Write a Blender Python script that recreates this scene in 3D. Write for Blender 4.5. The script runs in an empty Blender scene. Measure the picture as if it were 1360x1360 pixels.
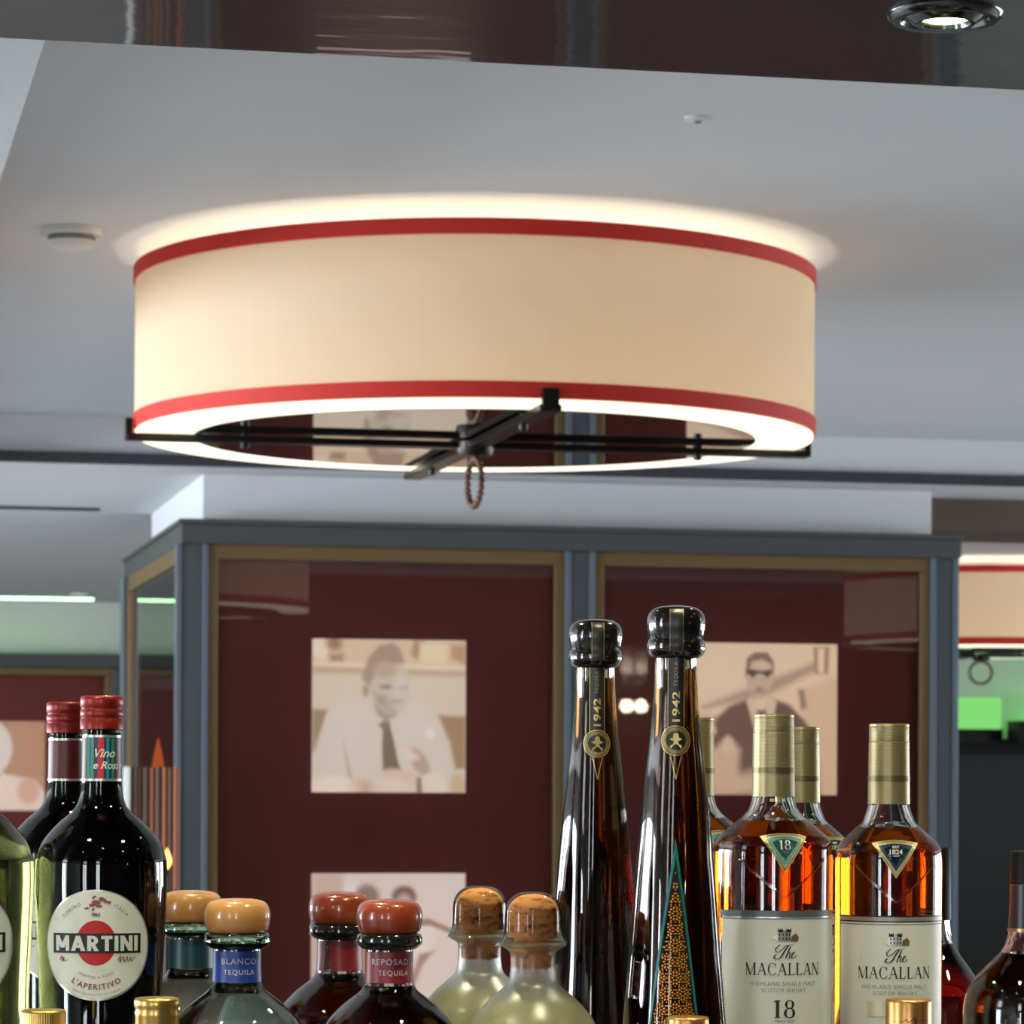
import bpy, math, random
import numpy as np
from mathutils import Vector, Matrix
random.seed(5)
C = bpy.context.scene.collection
SC = bpy.context.scene
PI = math.pi
F, HX, HY = 4400.0, 680.0, 1040.0          # focal length and principal point in pixels of the 1360 frame
ROLL = math.radians(0.28)
TH = math.radians(12.0)                     # yaw of the room against the line of sight
c, n = math.cos(TH), math.sin(TH)

# ------------------------------------------------------------------ measuring
def P(px, py, Y):
    dx, dy = px - HX, HY - py
    ux = dx*math.cos(ROLL) - dy*math.sin(ROLL)
    uy = dx*math.sin(ROLL) + dy*math.cos(ROLL)
    return Vector((ux*Y/F, Y, uy*Y/F))
def W(s, t, z): return Vector((s*c - t*n, s*n + t*c, z))
def S(px, py, t):
    """room coordinates (s, z) of the point of the plane t that lies on a line of sight"""
    d = P(px, py, 1.0); k = d.x
    s = t*(n + k*c)/(c - k*n)
    Y = s*n + t*c
    return s, d.z*Y
def ST(px, py, z):
    d = P(px, py, 1.0); Y = z/d.z
    X = d.x*Y
    return X*c + Y*n, -X*n + Y*c

# ------------------------------------------------------------------ materials
def lin(v):
    return tuple(((x/255.0)/12.92 if x/255.0 <= .04045 else ((x/255.0+.055)/1.055)**2.4) for x in v)
def newmat(name):
    m = bpy.data.materials.new(name); m.use_nodes = True
    nt = m.node_tree; b = nt.nodes['Principled BSDF']
    return m, nt, b
def mat(name, rgb, rough=.5, metal=0., coat=0., coat_rough=.03, spec=.5, noise=None, bump=None, emit=None, es=0., sheen=0.):
    m, nt, b = newmat(name)
    col = (*lin(rgb), 1)
    b.inputs['Base Color'].default_value = col
    b.inputs['Roughness'].default_value = rough
    b.inputs['Metallic'].default_value = metal
    b.inputs['Coat Weight'].default_value = coat
    b.inputs['Coat Roughness'].default_value = coat_rough
    b.inputs['Specular IOR Level'].default_value = spec
    b.inputs['Sheen Weight'].default_value = sheen
    if emit:
        b.inputs['Emission Color'].default_value = (*lin(emit), 1); b.inputs['Emission Strength'].default_value = es
    if noise:                                # (rgb2, scale xyz, detail, lo, hi)
        rgb2, sc_, det, lo, hi = noise
        tc = nt.nodes.new('ShaderNodeTexCoord'); mp = nt.nodes.new('ShaderNodeMapping'); mp.inputs['Scale'].default_value = sc_
        tx = nt.nodes.new('ShaderNodeTexNoise'); tx.inputs['Scale'].default_value = 1; tx.inputs['Detail'].default_value = det
        rp = nt.nodes.new('ShaderNodeValToRGB')
        rp.color_ramp.elements[0].position = lo; rp.color_ramp.elements[1].position = hi
        rp.color_ramp.elements[0].color = col; rp.color_ramp.elements[1].color = (*lin(rgb2), 1)
        nt.links.new(tc.outputs['Object'], mp.inputs['Vector']); nt.links.new(mp.outputs['Vector'], tx.inputs['Vector'])
        nt.links.new(tx.outputs['Fac'], rp.inputs['Fac']); nt.links.new(rp.outputs['Color'], b.inputs['Base Color'])
    if bump:                                 # (scale xyz, strength, distance)
        sc_, st, di = bump
        tc = nt.nodes.new('ShaderNodeTexCoord'); mp = nt.nodes.new('ShaderNodeMapping'); mp.inputs['Scale'].default_value = sc_
        tx = nt.nodes.new('ShaderNodeTexNoise'); tx.inputs['Scale'].default_value = 1; tx.inputs['Detail'].default_value = 2
        bp = nt.nodes.new('ShaderNodeBump'); bp.inputs['Strength'].default_value = st; bp.inputs['Distance'].default_value = di
        nt.links.new(tc.outputs['Object'], mp.inputs['Vector']); nt.links.new(mp.outputs['Vector'], tx.inputs['Vector'])
        nt.links.new(tx.outputs['Fac'], bp.inputs['Height'])
        nt.links.new(bp.outputs['Normal'], b.inputs['Normal'])
        if coat: nt.links.new(bp.outputs['Normal'], b.inputs['Coat Normal'])
    return m
def glass(name, tint=(1, 1, 1), rough=0., ior=1.5):
    m, nt, b = newmat(name)
    b.inputs['Base Color'].default_value = (*tint, 1); b.inputs['Roughness'].default_value = rough
    b.inputs['Transmission Weight'].default_value = 1; b.inputs['IOR'].default_value = ior
    return m
def liquid(name, absorb, ior=1.36):
    """absorb: absorption per metre for red, green, blue"""
    m, nt, b = newmat(name)
    b.inputs['Base Color'].default_value = (1, 1, 1, 1); b.inputs['Roughness'].default_value = 0
    b.inputs['Transmission Weight'].default_value = 1; b.inputs['IOR'].default_value = ior
    d = max(absorb)
    va = nt.nodes.new('ShaderNodeVolumeAbsorption'); va.inputs['Density'].default_value = d
    va.inputs['Color'].default_value = (*[1 - a/d for a in absorb], 1)
    nt.links.new(va.outputs['Volume'], nt.nodes['Material Output'].inputs['Volume'])
    return m
def pane(name, tint=(1, 1, 1), refl=1.5):
    m = bpy.data.materials.new(name); m.use_nodes = True; nt = m.node_tree; nt.nodes.clear()
    o = nt.nodes.new('ShaderNodeOutputMaterial'); mx = nt.nodes.new('ShaderNodeMixShader'); fr = nt.nodes.new('ShaderNodeFresnel')
    tr = nt.nodes.new('ShaderNodeBsdfTransparent'); gl = nt.nodes.new('ShaderNodeBsdfGlossy')
    fr.inputs['IOR'].default_value = refl; tr.inputs['Color'].default_value = (*tint, 1); gl.inputs['Roughness'].default_value = .012
    nt.links.new(fr.outputs[0], mx.inputs[0]); nt.links.new(tr.outputs[0], mx.inputs[1]); nt.links.new(gl.outputs[0], mx.inputs[2])
    nt.links.new(mx.outputs[0], o.inputs['Surface'])
    return m
def translucent(name, rgb, fac, rough_weave=0):
    m = bpy.data.materials.new(name); m.use_nodes = True; nt = m.node_tree; nt.nodes.clear()
    o = nt.nodes.new('ShaderNodeOutputMaterial'); mx = nt.nodes.new('ShaderNodeMixShader')
    d = nt.nodes.new('ShaderNodeBsdfDiffuse'); t = nt.nodes.new('ShaderNodeBsdfTranslucent')
    col = (*lin(rgb), 1); d.inputs['Color'].default_value = tuple(x*.74 for x in col[:3])+(1,); t.inputs['Color'].default_value = col
    mx.inputs[0].default_value = fac
    if rough_weave:
        tc = nt.nodes.new('ShaderNodeTexCoord'); mp = nt.nodes.new('ShaderNodeMapping'); mp.inputs['Scale'].default_value = (160, 160, 2)
        tx = nt.nodes.new('ShaderNodeTexNoise'); tx.inputs['Scale'].default_value = 1
        rp = nt.nodes.new('ShaderNodeValToRGB'); rp.color_ramp.elements[0].color = tuple(x*.93 for x in col[:3])+(1,); rp.color_ramp.elements[1].color = col
        nt.links.new(tc.outputs['Object'], mp.inputs['Vector']); nt.links.new(mp.outputs['Vector'], tx.inputs['Vector']); nt.links.new(tx.outputs['Fac'], rp.inputs['Fac'])
        nt.links.new(rp.outputs['Color'], t.inputs['Color'])
    nt.links.new(d.outputs[0], mx.inputs[1]); nt.links.new(t.outputs[0], mx.inputs[2]); nt.links.new(mx.outputs[0], o.inputs['Surface'])
    return m
def emitter(name, rgb, s):
    m = bpy.data.materials.new(name); m.use_nodes = True; nt = m.node_tree; nt.nodes.clear()
    o = nt.nodes.new('ShaderNodeOutputMaterial'); e = nt.nodes.new('ShaderNodeEmission')
    e.inputs[0].default_value = (*rgb, 1); e.inputs[1].default_value = s; nt.links.new(e.outputs[0], o.inputs['Surface'])
    return m
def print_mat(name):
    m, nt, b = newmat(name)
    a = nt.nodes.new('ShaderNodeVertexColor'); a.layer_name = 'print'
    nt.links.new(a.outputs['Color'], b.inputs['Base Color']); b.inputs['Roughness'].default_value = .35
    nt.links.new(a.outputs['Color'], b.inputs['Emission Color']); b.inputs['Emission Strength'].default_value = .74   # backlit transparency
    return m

M = dict(
    ceiling=mat('ceiling paint', (214, 215, 217), .75, noise=((208, 210, 213), (1.5, 1.5, 1.5), 2, .3, .7)),
    soffit=mat('soffit paint', (214, 216, 219), .7),
    wallwhite=mat('wall paint', (205, 205, 200), .7),
    walldark=mat('dark wall panelling', (70, 52, 44), .5),
    floor=mat('floor boards', (182, 183, 182), .4, noise=((168, 168, 165), (1, 9, 1), 4, .35, .65)),
    lacquer=mat('dark lacquered wood', (34, 18, 12), .22, coat=.85, coat_rough=.03, noise=((24, 14, 11), (2, 14, 2), 4, .3, .7), bump=((5, 22, 5), .05, .01)),
    brownbeam=mat('brown beam paint', (96, 80, 70), .6),
    gap=mat('shadow gap', (52, 56, 60), .8),
    slate=mat('slate painted metal', (72, 78, 82), .38, spec=.5),
    slate_edge=mat('slate blue edge', (92, 104, 116), .35),
    cornice=mat('slate cornice', (70, 72, 72), .5),
    tan=mat('tan gold frame', (112, 90, 56), .45, metal=.2),
    redpanel=mat('dark red lacquer panel', (136, 54, 48), .5),
    pane=pane('cabinet glass'),
    shade=translucent('cream lamp fabric', (252, 240, 221), .42, 1),
    red=mat('red trim ribbon', (212, 44, 32), .7),
    diffuser=mat('glowing acrylic diffuser', (255, 246, 226), .5, emit=(255, 244, 216), es=1.35),
    tube=emitter('warm light tube', (1, .89, .70), 15),
    disc=mat('dark mirror glass', (20, 15, 14), .03, spec=.9, coat=1, coat_rough=.01),
    bronze=mat('dark bronze metal', (42, 36, 32), .3, metal=.7),
    blackmetal=mat('black metal', (18, 18, 19), .35, metal=.4),
    rope=mat('brown bead', (118, 78, 52), .5, noise=((76, 46, 30), (60, 60, 60), 2, .4, .6)),
    white=mat('white plastic', (232, 232, 228), .4),
    greyplastic=mat('grey plastic', (150, 150, 148), .5),
    chrome=mat('chrome', (96, 100, 100), .16, metal=1),
    lampglow=emitter('downlight lens', (.85, 1, .5), 40),
    spotglow=emitter('far spot lens', (1, .97, .9), 3),
    greenled=emitter('green light strip', (.22, 1, .2), 6),
    greenglow=emitter('green glow on fascia', (.26, .8, .2), .95),
    paleled=emitter('pale green light strip', (.4, 1, .4), 7),
    blackglass=mat('black glass', (9, 9, 9), .35, spec=.15),
    blackframe=mat('black frame', (13, 13, 14), .5, spec=.2),
    counter=mat('dark bar wood', (50, 34, 26), .3, coat=.4, noise=((34, 22, 17), (3, 20, 3), 4, .3, .7)),
    copper=mat('copper brown slat', (84, 56, 42), .45, metal=.2),
    amberslat=mat('amber brown slat', (136, 70, 30), .4, metal=.2),
    glint=emitter('amber flame', (1, .2, .06), .4),
    candle=emitter('amber bulb', (1, .5, .12), 4),
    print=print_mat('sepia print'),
    bulb=emitter('sconce bulb', (1, .82, .6), 40),
    # bottles
    clear=glass('clear glass', (1, 1, 1)),
    greenglass=glass('dark green glass', (.09, .13, .08)),
    oliveglass=glass('pale olive glass', (.60, .62, .46)),
    aquaglass=glass('pale aqua glass', (.93, .99, .96)),
    smokeglass=glass('smoky glass', (.5, .45, .4)),
    frosted=glass('misty glass', (.95, .96, .92), .3),
    film=pane('clear plastic film', (.96, .96, .93), 1.33),
    vermouth=liquid('dark vermouth', (38, 62, 90)),
    bianco=liquid('pale vermouth', (9, 9, 16)),
    blanco=liquid('clear spirit', (.6, .2, .9)),
    reposado=liquid('dark amber spirit', (28, 66, 140)),
    whisky=liquid('amber whisky', (13, 42, 105)),
    extra=liquid('brown amber spirit', (22, 60, 130)),
    redliquid=liquid('red liqueur', (6, 70, 70)),
    brandy=liquid('dark brandy', (45, 85, 140)),
    cream=mat('cloudy yellow liquid', (246, 240, 186), .45, spec=.3),
    redcap=mat('red screw cap', (140, 28, 18), .38, metal=.3, coat=.1),
    capgold=mat('gold cap', (202, 164, 92), .28, metal=.85),
    copperscap=mat('copper gold cap', (206, 150, 88), .3, metal=.8),
    capbeige=mat('beige foil capsule', (164, 150, 110), .38, metal=.55, bump=((60, 60, 900), .25, .001)),
    capdark=mat('dark checker band', (62, 56, 46), .4, metal=.4),
    capseam=mat('capsule seam', (150, 134, 92), .4, metal=.5),
    wood=mat('pale wood stopper', (216, 158, 92), .32, coat=.7, noise=((190, 126, 66), (6, 40, 90), 4, .3, .7)),
    redwood=mat('red wood stopper', (170, 72, 34), .3, coat=.8, noise=((132, 46, 22), (6, 40, 90), 4, .3, .7)),
    cork=mat('cork', (214, 146, 84), .75, noise=((120, 66, 38), (150, 150, 260), 5, .5, .72)),
    ringgreen=glass('green glass ring', (.40, .66, .48)),
    ringdark=mat('dark glass ring', (26, 32, 28), .12, coat=.6),
    blacklac=mat('black lacquer stopper', (18, 15, 14), .16, coat=1, bump=((70, 70, 70), .12, .004)),
    paper=mat('off white label paper', (238, 238, 226), .42, noise=((222, 222, 208), (70, 70, 70), 3, .35, .7), spec=.5),
    silver=mat('silver foil edge', (204, 204, 198), .3, metal=.7),
    ivory=mat('ivory label paper', (240, 240, 228), .38, spec=.5),
    ink=mat('black ink', (26, 27, 28), .5),
    inkgrey=mat('grey ink', (128, 128, 120), .5),
    inkred=mat('red ink', (196, 28, 28), .5),
    inkrust=mat('rust ink', (150, 84, 76), .6),
    inkblack=mat('black green ink', (22, 32, 28), .5),
    inkwhite=mat('white ink', (226, 226, 216), .5),
    bluelabel=mat('blue label', (26, 66, 150), .4),
    teallabel=mat('dark teal label', (14, 62, 74), .4),
    redlabel=mat('red label', (134, 30, 42), .4),
    necklabel=mat('dark red neck label', (92, 24, 26), .4),
    stripeteal=mat('teal stripe', (28, 146, 126), .4),
    stripered=mat('red stripe', (206, 26, 40), .4),
    stripeblue=mat('blue stripe', (20, 50, 110), .4),
    inkpale=mat('pale ink', (196, 190, 196), .5),
    gold=mat('gold ink', (206, 182, 120), .32, metal=.6),
    goldfine=mat('fine gold line', (150, 132, 84), .4, metal=.5),
    striplabel=mat('dark strip label', (34, 32, 30), .35),
    tealline=mat('teal line', (20, 120, 122), .4),
    orange=mat('orange mosaic', (232, 150, 40), .45),
    mosaic=mat('black mosaic ground', (24, 20, 20), .4),
    steelband=mat('steel grey band', (104, 118, 122), .4, metal=.2),
    navyband=mat('dark navy band', (34, 36, 46), .4),
    silverband=mat('taupe band', (170, 160, 150), .4, metal=.3),
    tealemblem=mat('teal emblem', (92, 158, 154), .45),
    navyemblem=mat('navy emblem', (22, 52, 80), .45),
    creamemblem=mat('cream gold emblem border', (222, 204, 150), .45, metal=.1),
    foil=mat('pale gold foil', (226, 220, 190), .35, metal=.2),
    sleeve=mat('dark sleeve', (26, 32, 42), .35),
    copperring=mat('copper ring', (190, 132, 98), .3, metal=.7),
)

# ------------------------------------------------------------------ mesh building
class MB:
    def __init__(self): self.v, self.f, self.m = [], [], []
    def add(self, vs, fs, m=0):
        b = len(self.v); self.v += [tuple(v) for v in vs]
        self.f += [tuple(b+i for i in f) for f in fs]; self.m += [m]*len(fs)
        return self
    def box(self, c0, d, m=0):
        x, y, z = c0; a, b, h = d[0]/2, d[1]/2, d[2]/2
        vs = [(x+i*a, y+j*b, z+k*h) for i in (-1, 1) for j in (-1, 1) for k in (-1, 1)]
        return self.add(vs, [(0, 1, 3, 2), (4, 6, 7, 5), (0, 4, 5, 1), (2, 3, 7, 6), (0, 2, 6, 4), (1, 5, 7, 3)], m)
    def span(self, x0, x1, y0, y1, z0, z1, m=0):
        return self.box(((x0+x1)/2, (y0+y1)/2, (z0+z1)/2), (abs(x1-x0), abs(y1-y0), abs(z1-z0)), m)
    def lathe(self, prof, seg=64, m=0, center=(0, 0), R=None):
        """prof: (r, z) pairs from bottom to top along the outside; R(phi, r, z) may bend the section"""
        rings, vs, fs, ms = [], [], [], []
        for r, z in prof:
            if r < 1e-7:
                rings.append([len(vs)]); vs.append((center[0], center[1], z))
            else:
                ring = []
                for i in range(seg):
                    a = 2*PI*i/seg
                    rr = R(a, r, z) if R else r
                    ring.append(len(vs)); vs.append((center[0]+rr*math.sin(a), center[1]-rr*math.cos(a), z))
                rings.append(ring)
        for a, b in zip(rings[:-1], rings[1:]):
            if len(a) == 1 and len(b) == 1: continue
            for i in range(seg):
                j = (i+1) % seg
                if len(a) == 1: fs.append((a[0], b[j], b[i]))
                elif len(b) == 1: fs.append((a[i], a[j], b[0]))
                else: fs.append((a[i], a[j], b[j], b[i]))
        return self.add(vs, fs, m)
    def tube(self, pts, r, seg=10, closed=False, m=0):
        pts = [Vector(p) for p in pts]; N = len(pts); vs = []; fs = []
        up = Vector((0.13, .31, .94))
        for i, p in enumerate(pts):
            t = (pts[(i+1) % N]-pts[i-1]) if closed else (pts[min(i+1, N-1)]-pts[max(i-1, 0)])
            t.normalize(); a = t.cross(up).normalized(); b = t.cross(a)
            rr = r(i) if callable(r) else r
            for k in range(seg):
                q = 2*PI*k/seg; vs.append(p+a*rr*math.cos(q)+b*rr*math.sin(q))
        for i in range(N if closed else N-1):
            j = (i+1) % N
            for k in range(seg):
                l = (k+1) % seg; fs.append((i*seg+k, i*seg+l, j*seg+l, j*seg+k))
        if not closed: fs += [tuple(range(seg))[::-1], tuple((N-1)*seg+k for k in range(seg))]
        return self.add(vs, fs, m)
    def build(self, name, mats, parent=None, loc=None, rotz=None, bevel=0, flat=False, angle=38):
        me = bpy.data.meshes.new(name); me.from_pydata(self.v, [], self.f)
        if not isinstance(mats, (list, tuple)): mats = [mats]
        for q in mats: me.materials.append(M[q] if isinstance(q, str) else q)
        me.polygons.foreach_set('material_index', self.m)
        if not flat:
            me.polygons.foreach_set('use_smooth', [True]*len(self.f)); me.set_sharp_from_angle(angle=math.radians(angle))
        me.update()
        o = bpy.data.objects.new(name, me); C.objects.link(o)
        if parent: o.parent = parent
        if loc is not None: o.location = loc
        if rotz is not None: o.rotation_euler.z = rotz
        if bevel:
            b = o.modifiers.new('bevel', 'BEVEL'); b.width = bevel; b.segments = 2; b.limit_method = 'ANGLE'
        return o

def tag(o, label, cat, group=None):
    o['label'] = label; o['category'] = cat
    if group: o['group'] = group
    return o
def thing(name, label, cat, loc, rotz=0, group=None):
    o = bpy.data.objects.new(name, None); C.objects.link(o); o.empty_display_size = .05
    o.location = loc; o.rotation_euler.z = rotz
    return tag(o, label, cat, group)
def struct(o): o['kind'] = 'structure'; return o
def dup(root, loc, label, rotz=None):
    r = root.copy(); C.objects.link(r); r.location = loc; r['label'] = label
    if rotz is not None: r.rotation_euler.z = rotz
    for ch in list(root.children):
        d = ch.copy(); C.objects.link(d); d.parent = r
        for g in list(ch.children):
            e = g.copy(); C.objects.link(e); e.parent = d
    return r

def smooth_profile(pts, sub=5):
    """Catmull-Rom through (r, z) points"""
    out = []
    for i in range(len(pts)-1):
        p0, p1, p2, p3 = pts[max(i-1, 0)], pts[i], pts[i+1], pts[min(i+2, len(pts)-1)]
        for k in range(sub):
            t = k/sub
            q = [.5*((2*p1[a])+(-p0[a]+p2[a])*t+(2*p0[a]-5*p1[a]+4*p2[a]-p3[a])*t*t+(-p0[a]+3*p1[a]-3*p2[a]+p3[a])*t**3) for a in (0, 1)]
            out.append((max(q[0], 0), q[1]))
    out.append(pts[-1]); return out

# ------------------------------------------------------------------ lettering
_tc = {}
def text2d(body, size, bold=0, shear=0, align='CENTER', spacing=1.0):
    key = (body, size, bold, shear, align, spacing)
    if key not in _tc:
        cu = bpy.data.curves.new('lettering', 'FONT'); cu.body = body; cu.size = size; cu.offset = bold; cu.shear = shear
        cu.align_x = align; cu.align_y = 'CENTER'; cu.resolution_u = 3; cu.space_character = spacing
        ob = bpy.data.objects.new('lettering', cu); C.objects.link(ob)
        dg = bpy.context.evaluated_depsgraph_get(); dg.update()
        me = bpy.data.meshes.new_from_object(ob.evaluated_get(dg))
        _tc[key] = ([(v.co.x, v.co.y) for v in me.vertices], [tuple(p.vertices) for p in me.polygons])
        bpy.data.objects.remove(ob); bpy.data.curves.remove(cu); bpy.data.meshes.remove(me)
    return _tc[key]
def fit(vf, w=None, h=None, cx=0, cy=0):
    v, f = vf
    xs = [p[0] for p in v]; ys = [p[1] for p in v]
    sx = w/(max(xs)-min(xs)) if w else None; sy = h/(max(ys)-min(ys)) if h else None
    sx = sx or sy; sy = sy or sx
    mx, my = (max(xs)+min(xs))/2, (max(ys)+min(ys))/2
    return [((p[0]-mx)*sx+cx, (p[1]-my)*sy+cy) for p in v], f
def arc_text(vf, radius, cx, cy, top=True):
    v, f = vf; out = []
    for x, y in v:
        if top: a = x/radius; r = radius+y; out.append((cx+r*math.sin(a), cy+r*math.cos(a)))
        else: a = x/radius; r = radius-y; out.append((cx+r*math.sin(a), cy-r*math.cos(a)))
    return out, f
def _rect(x0, y0, x1, y1): return [(x0, y0), (x1, y0), (x1, y1), (x0, y1)]
def _ring(cx, cy, rx, ry, thick, thin, a0=0, a1=360, N=36):
    ps = []
    for i in range(N):
        q = []
        for a in (a0+(a1-a0)*i/N, a0+(a1-a0)*(i+1)/N):
            a = math.radians(a); w = thin+(thick-thin)*abs(math.cos(a))**1.4
            q.append(((cx+rx*math.cos(a), cy+ry*math.sin(a)), (cx+(rx-w)*math.cos(a), cy+(ry-thin)*math.sin(a))))
        ps.append([q[0][1], q[0][0], q[1][0], q[1][1]])
    return ps
def serif(word, h, cx, cy, gap=.12, wide=1.0):
    """roman capitals with thick and thin strokes; returns (verts, faces) in metres"""
    T, t, sf = .15, .055, .045
    def stem(x, w): return [_rect(x-w/2, 0, x+w/2, 1), _rect(x-w/2-.07, 0, x+w/2+.07, sf), _rect(x-w/2-.07, 1-sf, x+w/2+.07, 1)]
    def dia(x0, y0, x1, y1, w): return [[(x0-w/2, y0), (x0+w/2, y0), (x1+w/2, y1), (x1-w/2, y1)]]
    def foot(x, w): return [_rect(x-w/2-.08, 0, x+w/2+.08, sf)]
    G = {
        'M': (stem(.12, t)+dia(.12, 1, .52, .02, T)+dia(.52, .02, .92, 1, t)+stem(.94, T), 1.1),
        'A': (dia(.08, 0, .43, 1, t)+dia(.43, 1, .78, 0, T)+[_rect(.2, .32, .66, .32+t)]+foot(.08, t)+foot(.78, T), .88),
        'C': (_ring(.45, .5, .43, .52, T, t, 42, 318)+[_rect(.72, .66, .77, .98), _rect(.73, .1, .77, .28)], .84),
        'L': (stem(.16, T)+[_rect(.16, 0, .6, t), [(.6, 0), (.64, .24), (.6, .24), (.52, t)]], .68),
        'N': (stem(.12, t)+dia(.12, 1, .76, 0, T)+stem(.78, t), .92),
        '1': (stem(.25, .19)+[[(.16, .96), (.16, .9), (.02, .86), (.02, .9)]], .5),
        '8': (_ring(.34, .27, .33, .29, .16, t)+_ring(.34, .76, .27, .25, .14, t), .68),
    }
    v, f, x = [], [], 0
    tot = sum(G[ch][1]+gap for ch in word)-gap
    for ch in word:
        polys, w = G[ch]
        for p in polys:
            b = len(v); v += [((a+x-tot/2)*h*wide+cx, (q-.5)*h+cy) for a, q in p]; f.append(tuple(range(b, b+len(p))))
        x += w+gap
    return v, f
def bold_sans(word, w, h, cx, cy):
    T = .27
    def d(x0, y0, x1, y1, k=T*1.12): return [(x0-k/2, y0), (x0+k/2, y0), (x1+k/2, y1), (x1-k/2, y1)]
    def bowl(): return [q for q in _ring(.34, .69, .38, .31, .27, .2, -90, 90, 14)]
    G = {'M': ([_rect(0, 0, T, 1), _rect(.86-T+.2, 0, 1.06, 1), d(.14, 1, .53, .2), d(.53, .2, .92, 1)], 1.06),
         'A': ([d(.15, 0, .5, 1, .3), d(.5, 1, .85, 0, .3), _rect(.26, .2, .74, .4)], 1.0),
         'R': ([_rect(0, 0, T, 1), _rect(T, .8, .36, 1), _rect(T, .38, .36, .58), d(.62, 0, .38, .42, .3)]+bowl(), .8),
         'T': ([_rect(0, .78, .74, 1), _rect(.37-T/2, 0, .37+T/2, .78)], .74),
         'I': ([_rect(0, 0, T, 1)], T),
         'N': ([_rect(0, 0, T, 1), _rect(.6, 0, .6+T, 1), d(.14, 1, .73, 0)], .87)}
    gap = .13; tot = sum(G[ch][1]+gap for ch in word)-gap; v, f, x = [], [], 0; k = w/tot
    for ch in word:
        for p in G[ch][0]:
            b = len(v); v += [((a+x-tot/2)*k+cx, (q-.5)*h+cy) for a, q in p]; f.append(tuple(range(b, b+len(p))))
        x += G[ch][1]+gap
    return v, f
def ribbon(pts, w):
    """flat pen stroke of varying width along a smooth path"""
    sp = smooth_profile_xy(pts); v, f = [], []
    for i, p in enumerate(sp):
        a, b = sp[max(i-1, 0)], sp[min(i+1, len(sp)-1)]
        dx, dy = b[0]-a[0], b[1]-a[1]; L = math.hypot(dx, dy) or 1
        ww = w*(.35+.65*abs(dy)/L)/2
        v += [(p[0]-dy/L*ww, p[1]+dx/L*ww), (p[0]+dy/L*ww, p[1]-dx/L*ww)]
        if i: f.append((2*i-2, 2*i-1, 2*i+1, 2*i))
    return v, f
def smooth_profile_xy(pts, sub=6):
    out = []
    for i in range(len(pts)-1):
        p0, p1, p2, p3 = pts[max(i-1, 0)], pts[i], pts[i+1], pts[min(i+2, len(pts)-1)]
        for k in range(sub):
            t = k/sub
            out.append(tuple(.5*((2*p1[a])+(-p0[a]+p2[a])*t+(2*p0[a]-5*p1[a]+4*p2[a]-p3[a])*t*t+(-p0[a]+3*p1[a]-3*p2[a]+p3[a])*t**3) for a in (0, 1)))
    out.append(pts[-1]); return out

class Label:
    """flat artwork in (x, z) metres laid on a round surface of radius R(z); layers lie .1 mm apart"""
    def __init__(self, Rz, mats, turn=0, Rphi=None): self.mb = MB(); self.Rz = Rz; self.mats = mats; self.turn = turn; self.Rphi = Rphi
    def _map(self, x, z, layer):
        r = self.Rz(z); a = x/r+self.turn
        if self.Rphi: r = self.Rphi(a, r, z)
        r += .00025+layer*.00012
        return (r*math.sin(a), -r*math.cos(a), z)
    def shape(self, x0, x1, lo, hi, m, layer=0, nx=24, ny=6):
        vs, fs = [], []
        for i in range(nx+1):
            x = x0+(x1-x0)*i/nx; a, b = lo(x), hi(x)
            for j in range(ny+1): vs.append(self._map(x, a+(b-a)*j/ny, layer))
        for i in range(nx):
            for j in range(ny):
                q = i*(ny+1)+j; fs.append((q, q+ny+1, q+ny+2, q+1))
        self.mb.add(vs, fs, self.mats.index(m)); return self
    def rect(self, x0, x1, z0, z1, m, layer=0, nx=16, ny=4): return self.shape(x0, x1, lambda x: z0, lambda x: z1, m, layer, nx, ny)
    def disc(self, cx, cz, r, m, layer=0, n=48, ny=8, rz=None):
        rz = rz or r
        h = lambda x: rz*math.sqrt(max(0, 1-((x-cx)/r)**2))
        # columns bunched at the ends so that the rim stays round
        vs, fs = [], []
        for i in range(n+1):
            x = cx-r*math.cos(PI*i/n); a = h(x)
            for j in range(ny+1): vs.append(self._map(x, cz-a+2*a*j/ny, layer))
        for i in range(n):
            for j in range(ny):
                q = i*(ny+1)+j; fs.append((q, q+ny+1, q+ny+2, q+1))
        self.mb.add(vs, fs, self.mats.index(m)); return self
    def art(self, vf, m, layer=2):
        v, f = vf; self.mb.add([self._map(x, z, layer) for x, z in v], f, self.mats.index(m)); return self
    def poly(self, pts, m, layer=2): return self.art((pts, [tuple(range(len(pts)))]), m, layer)
    def build(self, name, parent): return self.mb.build(name, self.mats, parent)

# ------------------------------------------------------------------ the setting
FLOOR = -1.45; ZC = .89; ZS = .775; ZB = .72; ZCAN = .60
def room(name, m, s0, s1, t0, t1, z0, z1, bevel=0):
    o = MB().span(s0, s1, t0, t1, z0, z1).build(name, m, None, (0, 0, 0), TH, bevel=bevel, flat=True); return struct(o)
SL, SR, TB, TF = -4.5, 8.0, -3.2, 14.66
room('floor', 'floor', SL-.2, SR+.2, TB-.2, TF+.2, FLOOR-.1, FLOOR)
tS = ST(680, 568, ZC)[1]                                            # where the main ceiling steps down
tE = ST(680, 86, ZCAN)[1]                                           # rim of the lacquered canopy
room('ceiling', 'ceiling', .222, SR, tE-.02, tS, ZC, ZC+.1)
room('ceiling_beam', 'ceiling', SL, .222, tE-.02, tS, ZB, ZC+.1)
room('ceiling_soffit', 'soffit', SL, SR, tS, TF, ZS+.012, ZC+.1)
room('gap_strip_1', 'gap', SL, SR, tS-.03, tS-.001, ZS-.002, ZS+.024)     # dark strip standing for the shade in the gap under the ceiling step
tG = ST(0, 677, ZS)[1]
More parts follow.
